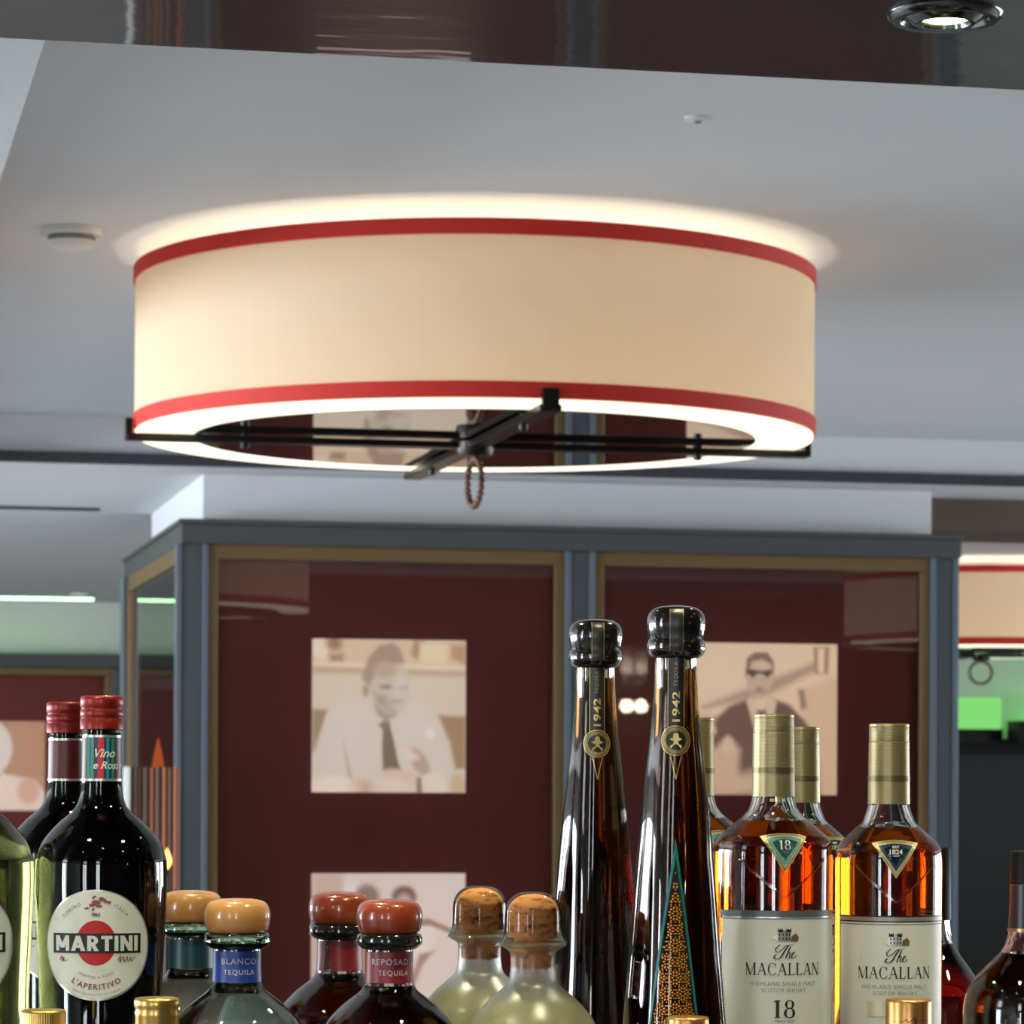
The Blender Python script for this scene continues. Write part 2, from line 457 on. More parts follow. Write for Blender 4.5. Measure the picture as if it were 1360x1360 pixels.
room('gap_strip_2', 'gap', SL, .82, tG, tG+.03, ZS+.004, ZS+.012)  # dark strip in place of a shaded groove in the ceiling
room('ceiling_canopy', 'lacquer', SL, SR, TB, tE, ZCAN, ZC+.1, bevel=.003)
room('wall_far', 'wallwhite', SL, SR, TF, TF+.15, FLOOR, ZC+.1)
# left wall and rear wall carry the windows the daylight comes through
def wall_with_openings(name, axis, at, thick, a0, a1, openings, m='wallwhite'):
    mb = MB(); zs0, zs1 = -.75, .52
    def sp(u0, u1, z0, z1):
        if axis == 's': mb.span(at, at+thick, u0, u1, z0, z1)
        else: mb.span(u0, u1, at, at+thick, z0, z1)
    sp(a0, a1, FLOOR, zs0); sp(a0, a1, zs1, ZC+.1)
    u = a0
    for o0, o1 in openings: sp(u, o0, zs0, zs1); u = o1
    sp(u, a1, zs0, zs1)
    return struct(mb.build(name, m, None, (0, 0, 0), TH, flat=True))
left_open = [(.3, 1.1), (3.4, 6.4), (6.8, 9.8)]
rear_open = [(-4.0, -3.0), (-1.2, -.5)]
wall_with_openings('wall_left', 's', SL-.15, .15, TB, TF, left_open)
added_right_open = [(3.4, 6.4), (6.8, 9.8)]  # unseen windows added on this side to light the ceiling
wall_with_openings('wall_right', 's', SR, .15, TB, TF, added_right_open, 'walldark')
wall_with_openings('wall_rear', 't', TB-.15, .15, SL, SR, rear_open, 'walldark')
wn = 0
for axis, at, ops in (('s', SL-.08, left_open), ('t', TB-.08, rear_open), ('s', SR+.08, added_right_open)):
    for o0, o1 in ops:
        wn += 1; f = MB(); g = .04; zs0, zs1 = -.75, .52
        def bar(u0, u1, z0, z1):
            if axis == 's': f.span(at-.03, at+.03, u0, u1, z0, z1)
            else: f.span(u0, u1, at-.03, at+.03, z0, z1)
        bar(o0, o1, zs0, zs0+g); bar(o0, o1, zs1-g, zs1); bar(o0, o0+g, zs0, zs1); bar(o1-g, o1, zs0, zs1); bar((o0+o1)/2-g/2, (o0+o1)/2+g/2, zs0, zs1)
        struct(f.build('window_%d' % wn, 'white', None, (0, 0, 0), TH, flat=True))
# plinth between the cabinet and the soffit, brown beam to its right
tP = ST(270, 636, ZS)[1]
s0p, _ = S(270, 650, tP); s1p, _ = S(1237, 675, tP)
room('ceiling_plinth', 'soffit', s0p, s1p, tP, tP+1.3, .62, ZS+.012)
room('ceiling_rib', 'brownbeam', s1p+.002, SR, tP+.18, tP+.6, ZS-.075, ZS+.012)

# ------------------------------------------------------------------ daylight and lamps that light the room
def area(name, loc, size, sizey, rot, power, col):
    l = bpy.data.lights.new(name, 'AREA'); l.shape = 'RECTANGLE'; l.size = size; l.size_y = sizey; l.energy = power; l.color = col
    o = bpy.data.objects.new(name, l); C.objects.link(o); o.location = loc; o.rotation_euler = rot; return o
for k, (o0, o1) in enumerate(left_open):
    area('daylight', W(SL-.2, (o0+o1)/2, -.115), o1-o0-.1, 1.2, (PI/2, 0, TH-PI/2), 90*(o1-o0), (.87, .935, 1))
for o0, o1 in added_right_open:
    area('daylight', W(SR+.2, (o0+o1)/2, -.115), o1-o0-.1, 1.2, (PI/2, 0, TH+PI/2), 42*(o1-o0), (.9, .95, 1))  # fill light through the added right wall windows
for o0, o1 in rear_open:
    area('daylight', W((o0+o1)/2, TB-.2, -.115), o1-o0-.1, 1.2, (PI/2, 0, TH), 45*(o1-o0), (.9, .95, 1))
w = bpy.data.worlds.new('world'); SC.world = w; w.use_nodes = True
w.node_tree.nodes['Background'].inputs[0].default_value = (.75, .85, 1, 1); w.node_tree.nodes['Background'].inputs[1].default_value = .6

# ------------------------------------------------------------------ drum lamps
LR = .5715
def make_lamp(loc, label, ring_turn):
    """local z = 0 at the ceiling"""
    L = thing('drum_lamp', label, 'lamp', loc, TH, 'red trimmed drum lamps on the ceiling')
    zt, zb = -.032, -.312
    MB().lathe([(LR-.006, zb+.007), (LR, zb+.007), (LR, zt), (LR-.006, zt), (LR-.006, zb+.007)], 160).build('shade', 'shade', L)
    for z0 in (zt-.0245, zb+.008):
        MB().lathe([(LR-.0005, z0), (LR+.003, z0), (LR+.003, z0+.0245), (LR-.0005, z0+.0245), (LR-.0005, z0)], 160).build('trim_band', 'red', L)
    MB().lathe([(.475, zb+.001), (LR-.002, zb+.001), (LR-.002, zb+.0065), (.475, zb+.0065), (.475, zb+.001)], 128).build('diffuser_ring', 'diffuser', L)
    MB().lathe([(0, zb), (.474, zb), (.474, zb+.006), (0, zb+.006)], 128).build('mirror_disc', 'disc', L)
    MB().tube([(.42*math.cos(2*PI*i/72), .42*math.sin(2*PI*i/72), -.15) for i in range(72)], .012, 10, True).build('light_tube', 'tube', L)
    MB().lathe([(0, -.13), (.04, -.13), (.04, -.03), (.07, -.02), (.07, 0), (0, 0)], 40).build('ceiling_mount', 'white', L)
    MB().lathe([(0, zb-.028), (.03, zb-.026), (.034, zb-.014), (.034, zb-.003), (0, zb-.002)], 32).build('hub', 'bronze', L)
    for k in range(4):
        a = k*PI/2; d = Vector((math.cos(a), math.sin(a), 0))
        rot = Matrix.Rotation(a, 4, 'Z')
        mb = MB(); mb.span(.02, LR+.016, -.017, .017, zb-.014, zb-.003); mb.span(LR+.006, LR+.018, -.013, .013, zb-.012, zb+.022)
        mb.v = [tuple(rot @ Vector(v)) for v in mb.v]
        arm = mb.build('arm', 'bronze', L, bevel=.0015, flat=True)
        p = d*.39
        MB().lathe([(0, zb-.024), (.0075, zb-.022), (.0075, zb+.002), (0, zb+.003)], 16, center=(p.x, p.y)).build('standoff', 'blackmetal', arm)
    mb = MB(); R = .04; N = 22; ca, sa = math.cos(ring_turn), math.sin(ring_turn)
    for i in range(N):
        a = 2*PI*i/N; x = R*math.cos(a); z = zb-.070+R*math.sin(a); b = MB()
        b.lathe([(0.0062*math.sin(PI*q/6), z-.0062*math.cos(PI*q/6)) for q in range(7)], 10, center=(x*ca, x*sa))
        mb.add(b.v, b.f)
    mb.build('bead_ring', 'rope', L, angle=80)
    return L
pc = P(631, 460, 5.6)
lamp = make_lamp((pc.x, 5.6, ZC), 'large cream drum lamp with red edging hanging above the bottles', -1.47)
l2 = W(*ST(1440, 735, ZS), ZS); 
l2 = Vector((P(1303, 800, 11.9).x, 11.9, ZS+.012))
lamp2 = dup(lamp, l2, 'cream drum lamp with red edging half hidden behind the glass cabinet', TH)
for ch in lamp2.children:
    if ch.name.startswith('bead_ring'): ch.rotation_euler.z = 1.3
lamp3 = dup(lamp, W(4.75, 3.75, ZC), 'drum lamp with red edging seen only as a reflection in the cabinet glass', TH)

# ------------------------------------------------------------------ small things on ceilings
pd = Vector((P(95, 307, 5.34).x, 5.34, ZC))
sd = thing('smoke_detector', 'round white smoke detector on the ceiling beside the large drum lamp', 'smoke detector', pd)
MB().lathe([(0, -.012), (.046, -.012), (.049, -.008), (.049, 0), (0, 0)], 48).build('base', 'white', sd)
MB().lathe([(0, -.034), (.030, -.034), (.037, -.029), (.040, -.0205), (0, -.0205)], 48).build('sensing_head', 'white', sd)
MB().lathe([(.034, -.0205), (.038, -.0205), (.038, -.012), (.034, -.012)], 48).build('vent_ring', 'greyplastic', sd)
pp = P(926, 156, 1); Yp = ZC/pp.z
sp_ = thing('ceiling_sensor', 'tiny flat white fitting on the ceiling in front of the large drum lamp', 'sensor', Vector((pp.x*Yp, Yp, ZC)))
MB().lathe([(0, -.005), (.010, -.005), (.018, -.002), (.018, 0), (0, 0)], 32).build('cover', 'white', sp_)
MB().lathe([(0, -.009), (.005, -.008), (.007, -.005), (0, -.005)], 20).build('lens', 'greyplastic', sp_)
pp = P(105, 788, 1); Yp = (ZS+.012)/pp.z
fs_ = thing('ceiling_spot', 'small white spot in the far lower ceiling above the green lit wall', 'spotlight', Vector((pp.x*Yp, Yp, ZS+.012)))
MB().lathe([(.026, -.008), (.036, -.008), (.040, 0), (.026, 0)], 32).build('trim_ring', 'white', fs_)
MB().lathe([(0, -.003), (.026, -.003), (.026, 0), (0, 0)], 32).build('lens', 'spotglow', fs_)
# downlights in the lacquered canopy
def make_downlight(loc, label):
    D = thing('downlight', label, 'downlight', loc, 0, 'downlights in the lacquered canopy'); D.scale = (.87, .87, .87)
    MB().lathe([(.038, -.002), (.040, -.006), (.047, -.0065), (.051, -.003), (.052, 0), (.038, 0)], 64).build('bezel', 'chrome', D)
    MB().lathe([(.0215, -.002), (.023, -.0085), (.027, -.009), (.036, -.003), (.0375, 0), (.0215, 0)], 64).build('inner_ring', 'chrome', D)
    MB().lathe([(0, -.007), (.013, -.006), (.021, -.003), (.021, 0), (0, 0)], 48).build('lens', 'lampglow', D)
    return D
pdl = P(1255, 27, 1); Yd = ZCAN/pdl.z
s_d, t_d = ST(1255, 19, ZCAN)
dl = make_downlight(W(s_d, t_d, ZCAN), 'lit round chrome downlight in the glossy dark canopy at the upper right')
s_e, t_e = ST(243, -30, ZCAN)
step = (s_d-s_e)
dl_pos = [(s_d, t_d), (s_e, t_e)]
dup(dl, W(s_e, t_e, ZCAN), 'lit downlight just above the frame whose green glow shows on the canopy')
for i, (a, b) in enumerate([(s_d-.1, t_d-.95), (s_e-.1, t_e-.95), (s_e-.1-step, t_e-.95), (s_d-.1+step, t_d-.95),
                           (s_d-.3, t_d-.5), (s_e-.3, t_e-.5), (s_d+.3, t_d-.5), (s_e-.2, t_e-1.5), (s_d-.2, t_d-1.5)]):
    dup(dl, W(a, b, ZCAN), 'lit downlight of the canopy row over the bottles'); dl_pos.append((a, b))
for a, b in dl_pos:
    l = bpy.data.lights.new('downlight beam', 'SPOT'); l.energy = 15; l.spot_size = math.radians(95); l.spot_blend = .8; l.shadow_soft_size = .025; l.color = (1, .95, .62)
    o = bpy.data.objects.new('downlight beam', l); C.objects.link(o); o.location = W(a, b, ZCAN-.02)

# ------------------------------------------------------------------ the glass cabinet with the photographs
tF = 8.35
sA, _ = S(234, 730, tF); sB, zHead = S(277, 722, tF)
zTop = P(243, 689, W(sA, tF, 0).y).z
sEnd, _ = S(1274, 760, tF)
depth = ST(180, 742, zTop)[1]-tF
cab = thing('display_cabinet', 'slate framed glass display cabinet with dark red panels holding photographs', 'cabinet', W(sA, tF, FLOOR), TH)
def cpart(name, m, boxes, bevel=.002, parent=None):
    mb = MB()
    for b in boxes: mb.span(b[0]-sA, b[1]-sA, b[2], b[3], b[4]-FLOOR, b[5]-FLOOR)
    return mb.build(name, m, parent or cab, bevel=bevel, flat=True)
zH = zHead
cpart('cornice', 'cornice', [(sA+.012, sEnd+.002, -.012, depth, zH, zTop-.012), (sA+.006, sEnd+.006, -.020, depth+.01, zTop-.012, zTop)])
cpart('plinth', 'slate', [(sA, sEnd, 0, depth, FLOOR, FLOOR+.25)])
def post(a, b, d=.075, t0=0.):
    p = cpart('post', 'slate', [(a+.012, b-.012, t0+.006, t0+d, FLOOR+.25, zH)])
    cpart('edge_bead', 'slate_edge', [(a, a+.014, t0, t0+.03, FLOOR+.25, zH)], parent=p); cpart('edge_bead', 'slate_edge', [(b-.014, b, t0, t0+.03, FLOOR+.25, zH)], parent=p)
    return p
sM0, _ = S(751, 900, tF); sM1, _ = S(790, 900, tF); sR0, _ = S(1237, 900, tF)
post(sA, sB); post(sM0, sM1); post(sR0, sEnd)
pb = cpart('post', 'slate', [(sA, sA+.08, depth-.11, depth, FLOOR+.25, zH)])
cpart('post', 'slate', [(sEnd-.08, sEnd, depth-.11, depth, FLOOR+.25, zH)])
cpart('edge_bead', 'slate_edge', [(sA-.004, sA+.004, depth-.1, depth-.06, FLOOR+.25, zH)], parent=pb)
def bay(a, b, t0=.012, fw=.027):
    zb = FLOOR+.25
    fr = cpart('glass_frame', 'tan', [(a, b, t0, t0+.03, zH-.036, zH), (a, b, t0, t0+.03, zb, zb+.036), (a, a+fw, t0, t0+.03, zb+.036, zH-.036), (b-fw, b, t0, t0+.03, zb+.036, zH-.036)])
    cpart('glass_pane', 'pane', [(a+fw, b-fw, t0+.008, t0+.013, zb+.036, zH-.036)], 0, fr)
    cpart('back_panel', 'redpanel', [(a+.001, b-.001, t0+.045, t0+.06, zb, zH)], 0)
bay(sB, sM0); bay(sM1, sR0)
zb = FLOOR+.25
fr = cpart('glass_frame', 'tan', [(sA+.012, sA+.04, .075, depth-.11, zH-.045, zH), (sA+.012, sA+.04, .075, .10, zb, zH-.045), (sA+.012, sA+.04, depth-.135, depth-.11, zb, zH-.045)])
cpart('glass_pane', 'pane', [(sA+.02, sA+.025, .10, depth-.135, zb, zH-.045)], 0, fr)
cpart('back_panel', 'redpanel', [(sA+.045, sA+.06, .08, depth-.11, zb, zH)], 0)
cpart('back_panel', 'redpanel', [(sEnd-.03, sEnd-.01, .08, depth-.11, zb, zH)], 0)
cpart('back_panel', 'redpanel', [(sA+.08, sEnd-.08, depth-.04, depth-.02, zb, zH)], 0)

# ------------------------------------------------------------------ sepia photographs (flat prints, painted per vertex)
class Paint:
    def __init__(self, N, bg):
        self.N = N; g = (np.arange(N+1))/N
        self.x, self.y = np.meshgrid(g, g); self.im = np.zeros((N+1, N+1, 3)); self.im[:] = lin(bg)
    def mix(self, mask, rgb, a=1.0): self.im[:] = self.im*(1-mask[..., None]*a)+np.array(lin(rgb))*mask[..., None]*a
    def ell(self, cx, cy, rx, ry, rgb, soft=.02, rot=0, a=1.0):
        q = math.radians(rot); dx, dy = self.x-cx, self.y-cy
        u = dx*math.cos(q)+dy*math.sin(q); v = -dx*math.sin(q)+dy*math.cos(q)
        d = (np.sqrt((u/rx)**2+(v/ry)**2)-1)*min(rx, ry)
        self.mix(np.clip(.5-d/soft, 0, 1), rgb, a)
    def poly(self, pts, rgb, soft=.015, a=1.0):
        inside = np.zeros_like(self.x, bool); dist = np.full_like(self.x, 9.)
        for (x0, y0), (x1, y1) in zip(pts, pts[1:]+pts[:1]):
            cond = ((y0 > self.y) != (y1 > self.y)) & (self.x < (x1-x0)*(self.y-y0)/((y1-y0) or 1e-9)+x0); inside ^= cond
            t = np.clip(((self.x-x0)*(x1-x0)+(self.y-y0)*(y1-y0))/((x1-x0)**2+(y1-y0)**2+1e-9), 0, 1)
            dist = np.minimum(dist, np.hypot(self.x-x0-t*(x1-x0), self.y-y0-t*(y1-y0)))
        d = np.where(inside, -dist, dist); self.mix(np.clip(.5-d/soft, 0, 1), rgb, a)
def photo(paint, w, h, label, loc, rotz):
    N = paint.N; me = bpy.data.meshes.new('photograph'); vs, fs = [], []
    for j in range(N+1):
        for i in range(N+1): vs.append((w*i/N, 0, -h*j/N))
    for j in range(N):
        for i in range(N):
            q = j*(N+1)+i; fs.append((q, q+N+1, q+N+2, q+1))
    nf = len(fs); nv = len(vs); e = .006
    vs += [(0, 0, 0), (w, 0, 0), (w, 0, -h), (0, 0, -h), (0, e, 0), (w, e, 0), (w, e, -h), (0, e, -h)]
    fs += [tuple(nv+k for k in f) for f in ((0, 1, 5, 4), (1, 2, 6, 5), (2, 3, 7, 6), (3, 0, 4, 7), (4, 5, 6, 7))]
    me.from_pydata(vs, [], fs)
    at = me.color_attributes.new('print', 'FLOAT_COLOR', 'POINT')
    col = np.ones((len(vs), 4), np.float32); col[:nv, :3] = paint.im.reshape(-1, 3); col[nv:, :3] = .35
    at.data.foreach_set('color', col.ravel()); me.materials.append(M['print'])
    me.polygons.foreach_set('use_smooth', [True]*nf+[False]*5); me.update()
    o = bpy.data.objects.new('photograph', me); C.objects.link(o); o.location = loc; o.rotation_euler.z = rotz
    return tag(o, label, 'photograph', 'square sepia photographs')
def man_in_tie():
    p = Paint(110, (214, 196, 176))
    p.poly([(0, 0), (1, 0), (1, .16), (0, .15)], (216, 190, 164))
    p.ell(.07, .06, .08, .07, (236, 210, 188), .05); p.ell(.14, .03, .05, .05, (160, 126, 102), .05); p.poly([(.1, .1), (.2, .1), (.2, .145), (.12, .145)], (164, 130, 106), .04)
    p.poly([(.66, 0), (.73, 0), (.70, .14), (.64, .1)], (176, 140, 114), .04); p.poly([(.7, .02), (.9, .03), (.86, .15), (.69, .15)], (228, 206, 172), .03); p.poly([(.9, .03), (1, .03), (1, .16), (.9, .12)], (190, 150, 116), .04)
    p.poly([(0, .155), (1, .175), (1, .195), (0, .175)], (236, 208, 184), .02); p.poly([(0, .18), (1, .2), (1, .24), (0, .225)], (196, 168, 142), .03)
    p.poly([(0, .46), (.1, .46), (.04, .72), (0, .74)], (164, 136, 110), .03); p.poly([(.81, .49), (1, .5), (1, .84), (.93, .85), (.88, .7)], (166, 134, 104), .03)
    # shirt
    p.poly([(.0, 1), (.02, .72), (.09, .5), (.16, .42), (.32, .37), (.5, .5), (.62, .4), (.76, .42), (.82, .5), (.9, .68), (.93, .85), (1, .86), (1, 1)], (212, 198, 186), .03)
    p.poly([(.2, .66), (.22, .8), (.24, .92), (.3, .98), (.26, .9), (.235, .8)], (170, 146, 128), .02, .7)
    p.ell(.3, .97, .1, .05, (206, 168, 146), .04); p.ell(.13, .96, .16, .06, (236, 214, 196), .05)
    p.poly([(.46, .55), (.5, .54), (.53, .66), (.56, .8), (.58, .86), (.46, .86), (.455, .7)], (126, 110, 92), .015)
    p.poly([(.43, .56), (.48, .51), (.51, .55), (.47, .6)], (140, 122, 108), .015)
    # neck, face, hair
    p.poly([(.4, .42), (.56, .42), (.54, .5), (.48, .54), (.42, .49)], (172, 156, 140), .03)
    p.ell(.505, .3, .125, .185, (202, 186, 170), .025, -6)
    p.poly([(.385, .34), (.42, .42), (.5, .48), (.55, .48), (.5, .43), (.42, .36)], (172, 156, 142), .06, .7)
    p.ell(.58, .33, .05, .12, (206, 190, 176), .05)
    p.poly([(.32, .26), (.36, .12), (.43, .04), (.52, .02), (.57, .06), (.6, .15), (.52, .16), (.44, .15), (.41, .22), (.37, .31)], (172, 146, 126), .03)
    p.ell(.47, .2, .07, .05, (190, 164, 144), .04)
    p.ell(.48, .31, .038, .016, (134, 118, 106), .025, 0, .8); p.ell(.585, .315, .028, .015, (134, 118, 106), .025, 0, .8); p.ell(.545, .36, .012, .03, (206, 190, 174), .02, 0, .6)
    p.ell(.45, .39, .03, .03, (166, 148, 134), .04, 0, .7); p.ell(.535, .408, .042, .012, (160, 140, 126), .025, -6, .8); p.ell(.54, .418, .028, .008, (214, 200, 186), .016, -6, .6); p.ell(.57, .3, .05, .05, (214, 200, 186), .06, 0, .6)
    p.ell(.345, .335, .02, .04, (170, 150, 134), .02)
    # hands and cup
    p.ell(.7, .8, .05, .1, (186, 160, 144), .03, -30); p.ell(.63, .76, .06, .03, (224, 204, 190), .03, 10); p.ell(.57, .9, .12, .05, (216, 190, 170), .03, 10); p.ell(.52, .96, .12, .05, (226, 200, 182), .03)
    p.ell(.77, .61, .025, .03, (232, 220, 208), .02); p.ell(.79, .95, .09, .08, (226, 208, 190), .02); p.poly([(.68, .9), (.71, .9), (.72, 1), (.68, 1)], (146, 122, 106), .02); p.ell(.95, .95, .05, .07, (206, 178, 142), .03)
    return p
def man_in_sunglasses():
    p = Paint(110, (226, 196, 166))
    p.poly([(.0, .0), (.85, 0), (.3, .42), (0, .5)], (222, 196, 170), .06); p.poly([(.1, .42), (.9, .1), (.9, .16), (.55, .34), (.12, .44)], (176, 148, 128), .05)
    p.poly([(.84, .02), (.95, .02), (.94, .2), (.85, .2)], (176, 134, 106), .015); p.poly([(.87, .03), (.915, .03), (.91, .19), (.875, .19)], (226, 200, 176), .012)
    p.poly([(.78, .3), (1, .22), (1, 1), (.8, 1)], (214, 180, 150), .05); p.poly([(.74, .3), (.78, .3), (.8, .42), (.76, .44)], (150, 122, 106), .03)
    p.poly([(0, .46), (.25, .48), (.25, .56), (0, .55)], (200, 168, 144), .04)
    p.poly([(.2, 1), (.14, .74), (.2, .5), (.28, .42), (.4, .37), (.44, .46), (.5, .5), (.56, .36), (.68, .4), (.78, .5), (.86, .62), (.9, 1)], (116, 88, 78), .03)
    p.poly([(.14, .74), (.28, .62), (.36, .7), (.34, .98), (.22, 1), (.16, .9)], (206, 172, 146), .05); p.ell(.28, .68, .04, .06, (216, 184, 160), .03); p.ell(.17, .58, .03, .03, (220, 190, 166), .03)
    p.poly([(.4, .38), (.44, .36), (.5, .5), (.55, .35), (.6, .38), (.56, .6), (.5, .62), (.45, .56)], (210, 186, 162), .02); p.poly([(.47, .44), (.53, .44), (.53, .62), (.47, .62)], (128, 104, 92), .02)
    p.ell(.485, .22, .088, .14, (196, 168, 146), .015); p.poly([(.39, .22), (.4, .1), (.45, .06), (.54, .06), (.58, .12), (.58, .22), (.56, .14), (.5, .105), (.43, .12), (.415, .2)], (138, 110, 94), .015)
    p.poly([(.4, .175), (.57, .175), (.57, .19), (.54, .225), (.5, .2), (.47, .2), (.44, .23), (.41, .2)], (92, 74, 66), .012); p.ell(.485, .3, .02, .012, (150, 124, 108), .012); p.ell(.485, .32, .05, .015, (172, 146, 128), .015)
    p.ell(.5, .15, .05, .03, (206, 180, 158), .03)
    p.poly([(.2, .9), (.45, .84), (.9, .9), (.9, 1), (.2, 1)], (206, 172, 148), .08)
    return p
def couple():
    p = Paint(80, (222, 202, 192))
    p.poly([(0, 0), (.2, 0), (.2, 1), (0, 1)], (206, 178, 164), .05); p.poly([(.22, .05), (.28, .05), (.28, .5), (.22, .5)], (234, 216, 206), .04)
    p.ell(.36, .16, .08, .09, (150, 122, 110), .04); p.ell(.6, .15, .08, .07, (126, 96, 86), .03); p.ell(.6, .22, .06, .09, (196, 168, 152), .03)
    p.poly([(.3, .3), (.5, .26), (.7, .28), (.8, .35), (.78, .55), (.6, .7), (.4, .9), (.25, 1)], (230, 212, 202), .04)
    p.poly([(.66, .3), (.76, .29), (.92, .36), (.9, .39), (.78, .34), (.68, .34)], (166, 128, 116), .02); p.poly([(.7, .52), (.8, .5), (.72, .6), (.66, .75), (.64, .7)], (168, 134, 122), .03)
    p.ell(.3, .55, .1, .14, (170, 140, 126), .05)
    return p
def man_profile():
    p = Paint(80, (172, 134, 110))
    p.poly([(0, 0), (.6, 0), (.62, .6), (0, .6)], (164, 128, 106), .05); p.poly([(.75, 0), (1, 0), (1, 1), (.8, 1)], (176, 132, 106), .1)
    p.ell(.42, .3, .22, .3, (206, 192, 180), .04); p.ell(.36, .08, .1, .07, (232, 218, 206), .04); p.poly([(0, .62), (.3, .5), (.6, .6), (.9, .66), (1, .8), (1, 1), (0, 1)], (214, 192, 178), .04)
    p.poly([(.3, .36), (.46, .34), (.44, .39), (.32, .4)], (146, 124, 110), .03); p.ell(.4, .47, .08, .02, (160, 136, 122), .02); p.poly([(.2, .5), (.5, .58), (.5, .64), (.2, .58)], (150, 122, 108), .04); p.ell(.82, .78, .12, .14, (198, 158, 138), .06)
    return p
tPh = tF+.012+.045-.0062
def hang(paint, px0, py0, px1, py1, label, t=tPh, w=None):
    s0, z0 = S(px0, py0, t); s1, z1 = S(px1, py1, t)
    return photo(paint, s1-s0, w or (z0-z1), label, W(s0, t, z0), TH)
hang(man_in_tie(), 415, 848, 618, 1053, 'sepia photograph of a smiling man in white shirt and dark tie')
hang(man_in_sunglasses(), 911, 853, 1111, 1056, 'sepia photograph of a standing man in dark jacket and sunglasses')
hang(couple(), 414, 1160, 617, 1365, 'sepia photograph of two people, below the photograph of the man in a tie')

# ------------------------------------------------------------------ far left: second cabinet against the pale green wall
tL = ST(30, 958, .255)[1]
sl1, zl1 = S(205, 868, tL); sl0 = SL+.6
zlt = S(60, 868, tL)[1]
far = thing('wall_cabinet', 'distant slate cabinet with tan frame and dark red panel under the green wall', 'cabinet', W(sl0, tL, FLOOR), TH)
def fpart(name, m, boxes, parent=None):
    mb = MB()
    for b in boxes: mb.span(b[0]-sl0, b[1]-sl0, b[2], b[3], b[4]-FLOOR, b[5]-FLOOR)
    return mb.build(name, m, parent or far, bevel=.003, flat=True)
zlc = S(60, 886, tL)[1]; pl0, _ = S(149, 950, tL); pl1, _ = S(172, 950, tL)
fpart('cornice', 'cornice', [(sl0, sl1, -.02, .4, zlc, zlt)])
fpart('body', 'walldark', [(sl0+.01, sl1-.01, .07, .4, FLOOR, zlc-.002)])
fpart('post', 'slate', [(pl0, pl1, 0, .06, FLOOR, zlc-.001)])
fl0 = pl0-1.15
ff = fpart('glass_frame', 'tan', [(fl0, pl0-.001, .01, .05, zlc-.034, zlc-.001), (pl0-.03, pl0-.001, .01, .05, FLOOR+.2, zlc-.034), (fl0, fl0+.03, .01, .05, FLOOR+.2, zlc-.034)])
fpart('glass_pane', 'pane', [(fl0+.03, pl0-.03, .02, .025, FLOOR+.2, zlc-.034)], ff)
fpart('glass_frame', 'tan', [(pl1+.001, pl1+.03, .01, .05, FLOOR+.2, zlc-.001)])
fpart('back_panel', 'redpanel', [(fl0, pl0-.001, .052, .068, FLOOR+.1, zlc-.001), (pl1+.001, sl1, .052, .068, FLOOR+.1, zlc-.001)])
sx0 = S(60, 958, tL+.045)[0]-.39; zx = S(30, 958, tL+.045)[1]
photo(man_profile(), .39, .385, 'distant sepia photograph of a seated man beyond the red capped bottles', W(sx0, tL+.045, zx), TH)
# pale green light strip along the top of the far wall
ls = MB().span(SL+.1, 1.2, TF-.33, TF-.29, ZS+.003, ZS+.0115).build('light_strip', 'paleled', None, (0, 0, 0), TH, flat=True)
tag(ls, 'thin green light strip along the top of the far wall behind the distant cabinet', 'light strip')

# ------------------------------------------------------------------ far right: green lit ledge over black glass doors
sg0, zd = S(1236, 985, TF-.02)
ld = thing('lit_ledge', 'white ledge glowing green over the black glass doors beyond the second lamp', 'ledge', W(sg0, TF, zd), TH)
zt_ = S(1290, 926, TF-.25)[1]-zd; zm_ = S(1290, 968, TF-.25)[1]-zd; zf_ = S(1290, 980, TF-.4)[1]-zd; s3 = S(1330, 950, TF-.25)[0]-sg0
MB().span(0, s3, -.25, -.2, zm_, zt_).build('green_lit_fascia', 'greenglow', ld, flat=True)  # LED light falling on the fascia put in as its own green glow
MB().span(0, s3, -.27, -.19, zf_-.02, zm_-.001).build('lower_fascia', 'blackframe', ld, flat=True)
MB().span(s3+.01, 2.6, -.45, -.3, zf_-.02, zm_+.035).build('dark_fascia', 'blackframe', ld, flat=True)
MB().span(s3+.12, 2.5, -.2, -.1, zm_-.05, zm_-.03).build('light_strip', 'greenled', ld, flat=True)
MB().span(0, 2.6, -.18, -.004, zf_-.02, zf_).build('shelf', 'blackframe', ld, flat=True)
for k in range(3):
    a = sg0+k*.62
    dd = MB().span(a+.002, a+.618, TF-.06, TF-.02, FLOOR, zd).build('door_%d' % (k+1), 'blackglass', None, (0, 0, 0), TH, flat=True); struct(dd)
    fr = MB(); fr.span(a+.002, a+.05, TF-.075, TF-.061, FLOOR, zd); fr.span(a+.57, a+.618, TF-.075, TF-.061, FLOOR, zd); fr.span(a+.05, a+.57, TF-.075, TF-.061, zd-.06, zd)
    f_ = fr.build('door_frame', 'blackframe', dd, flat=True)

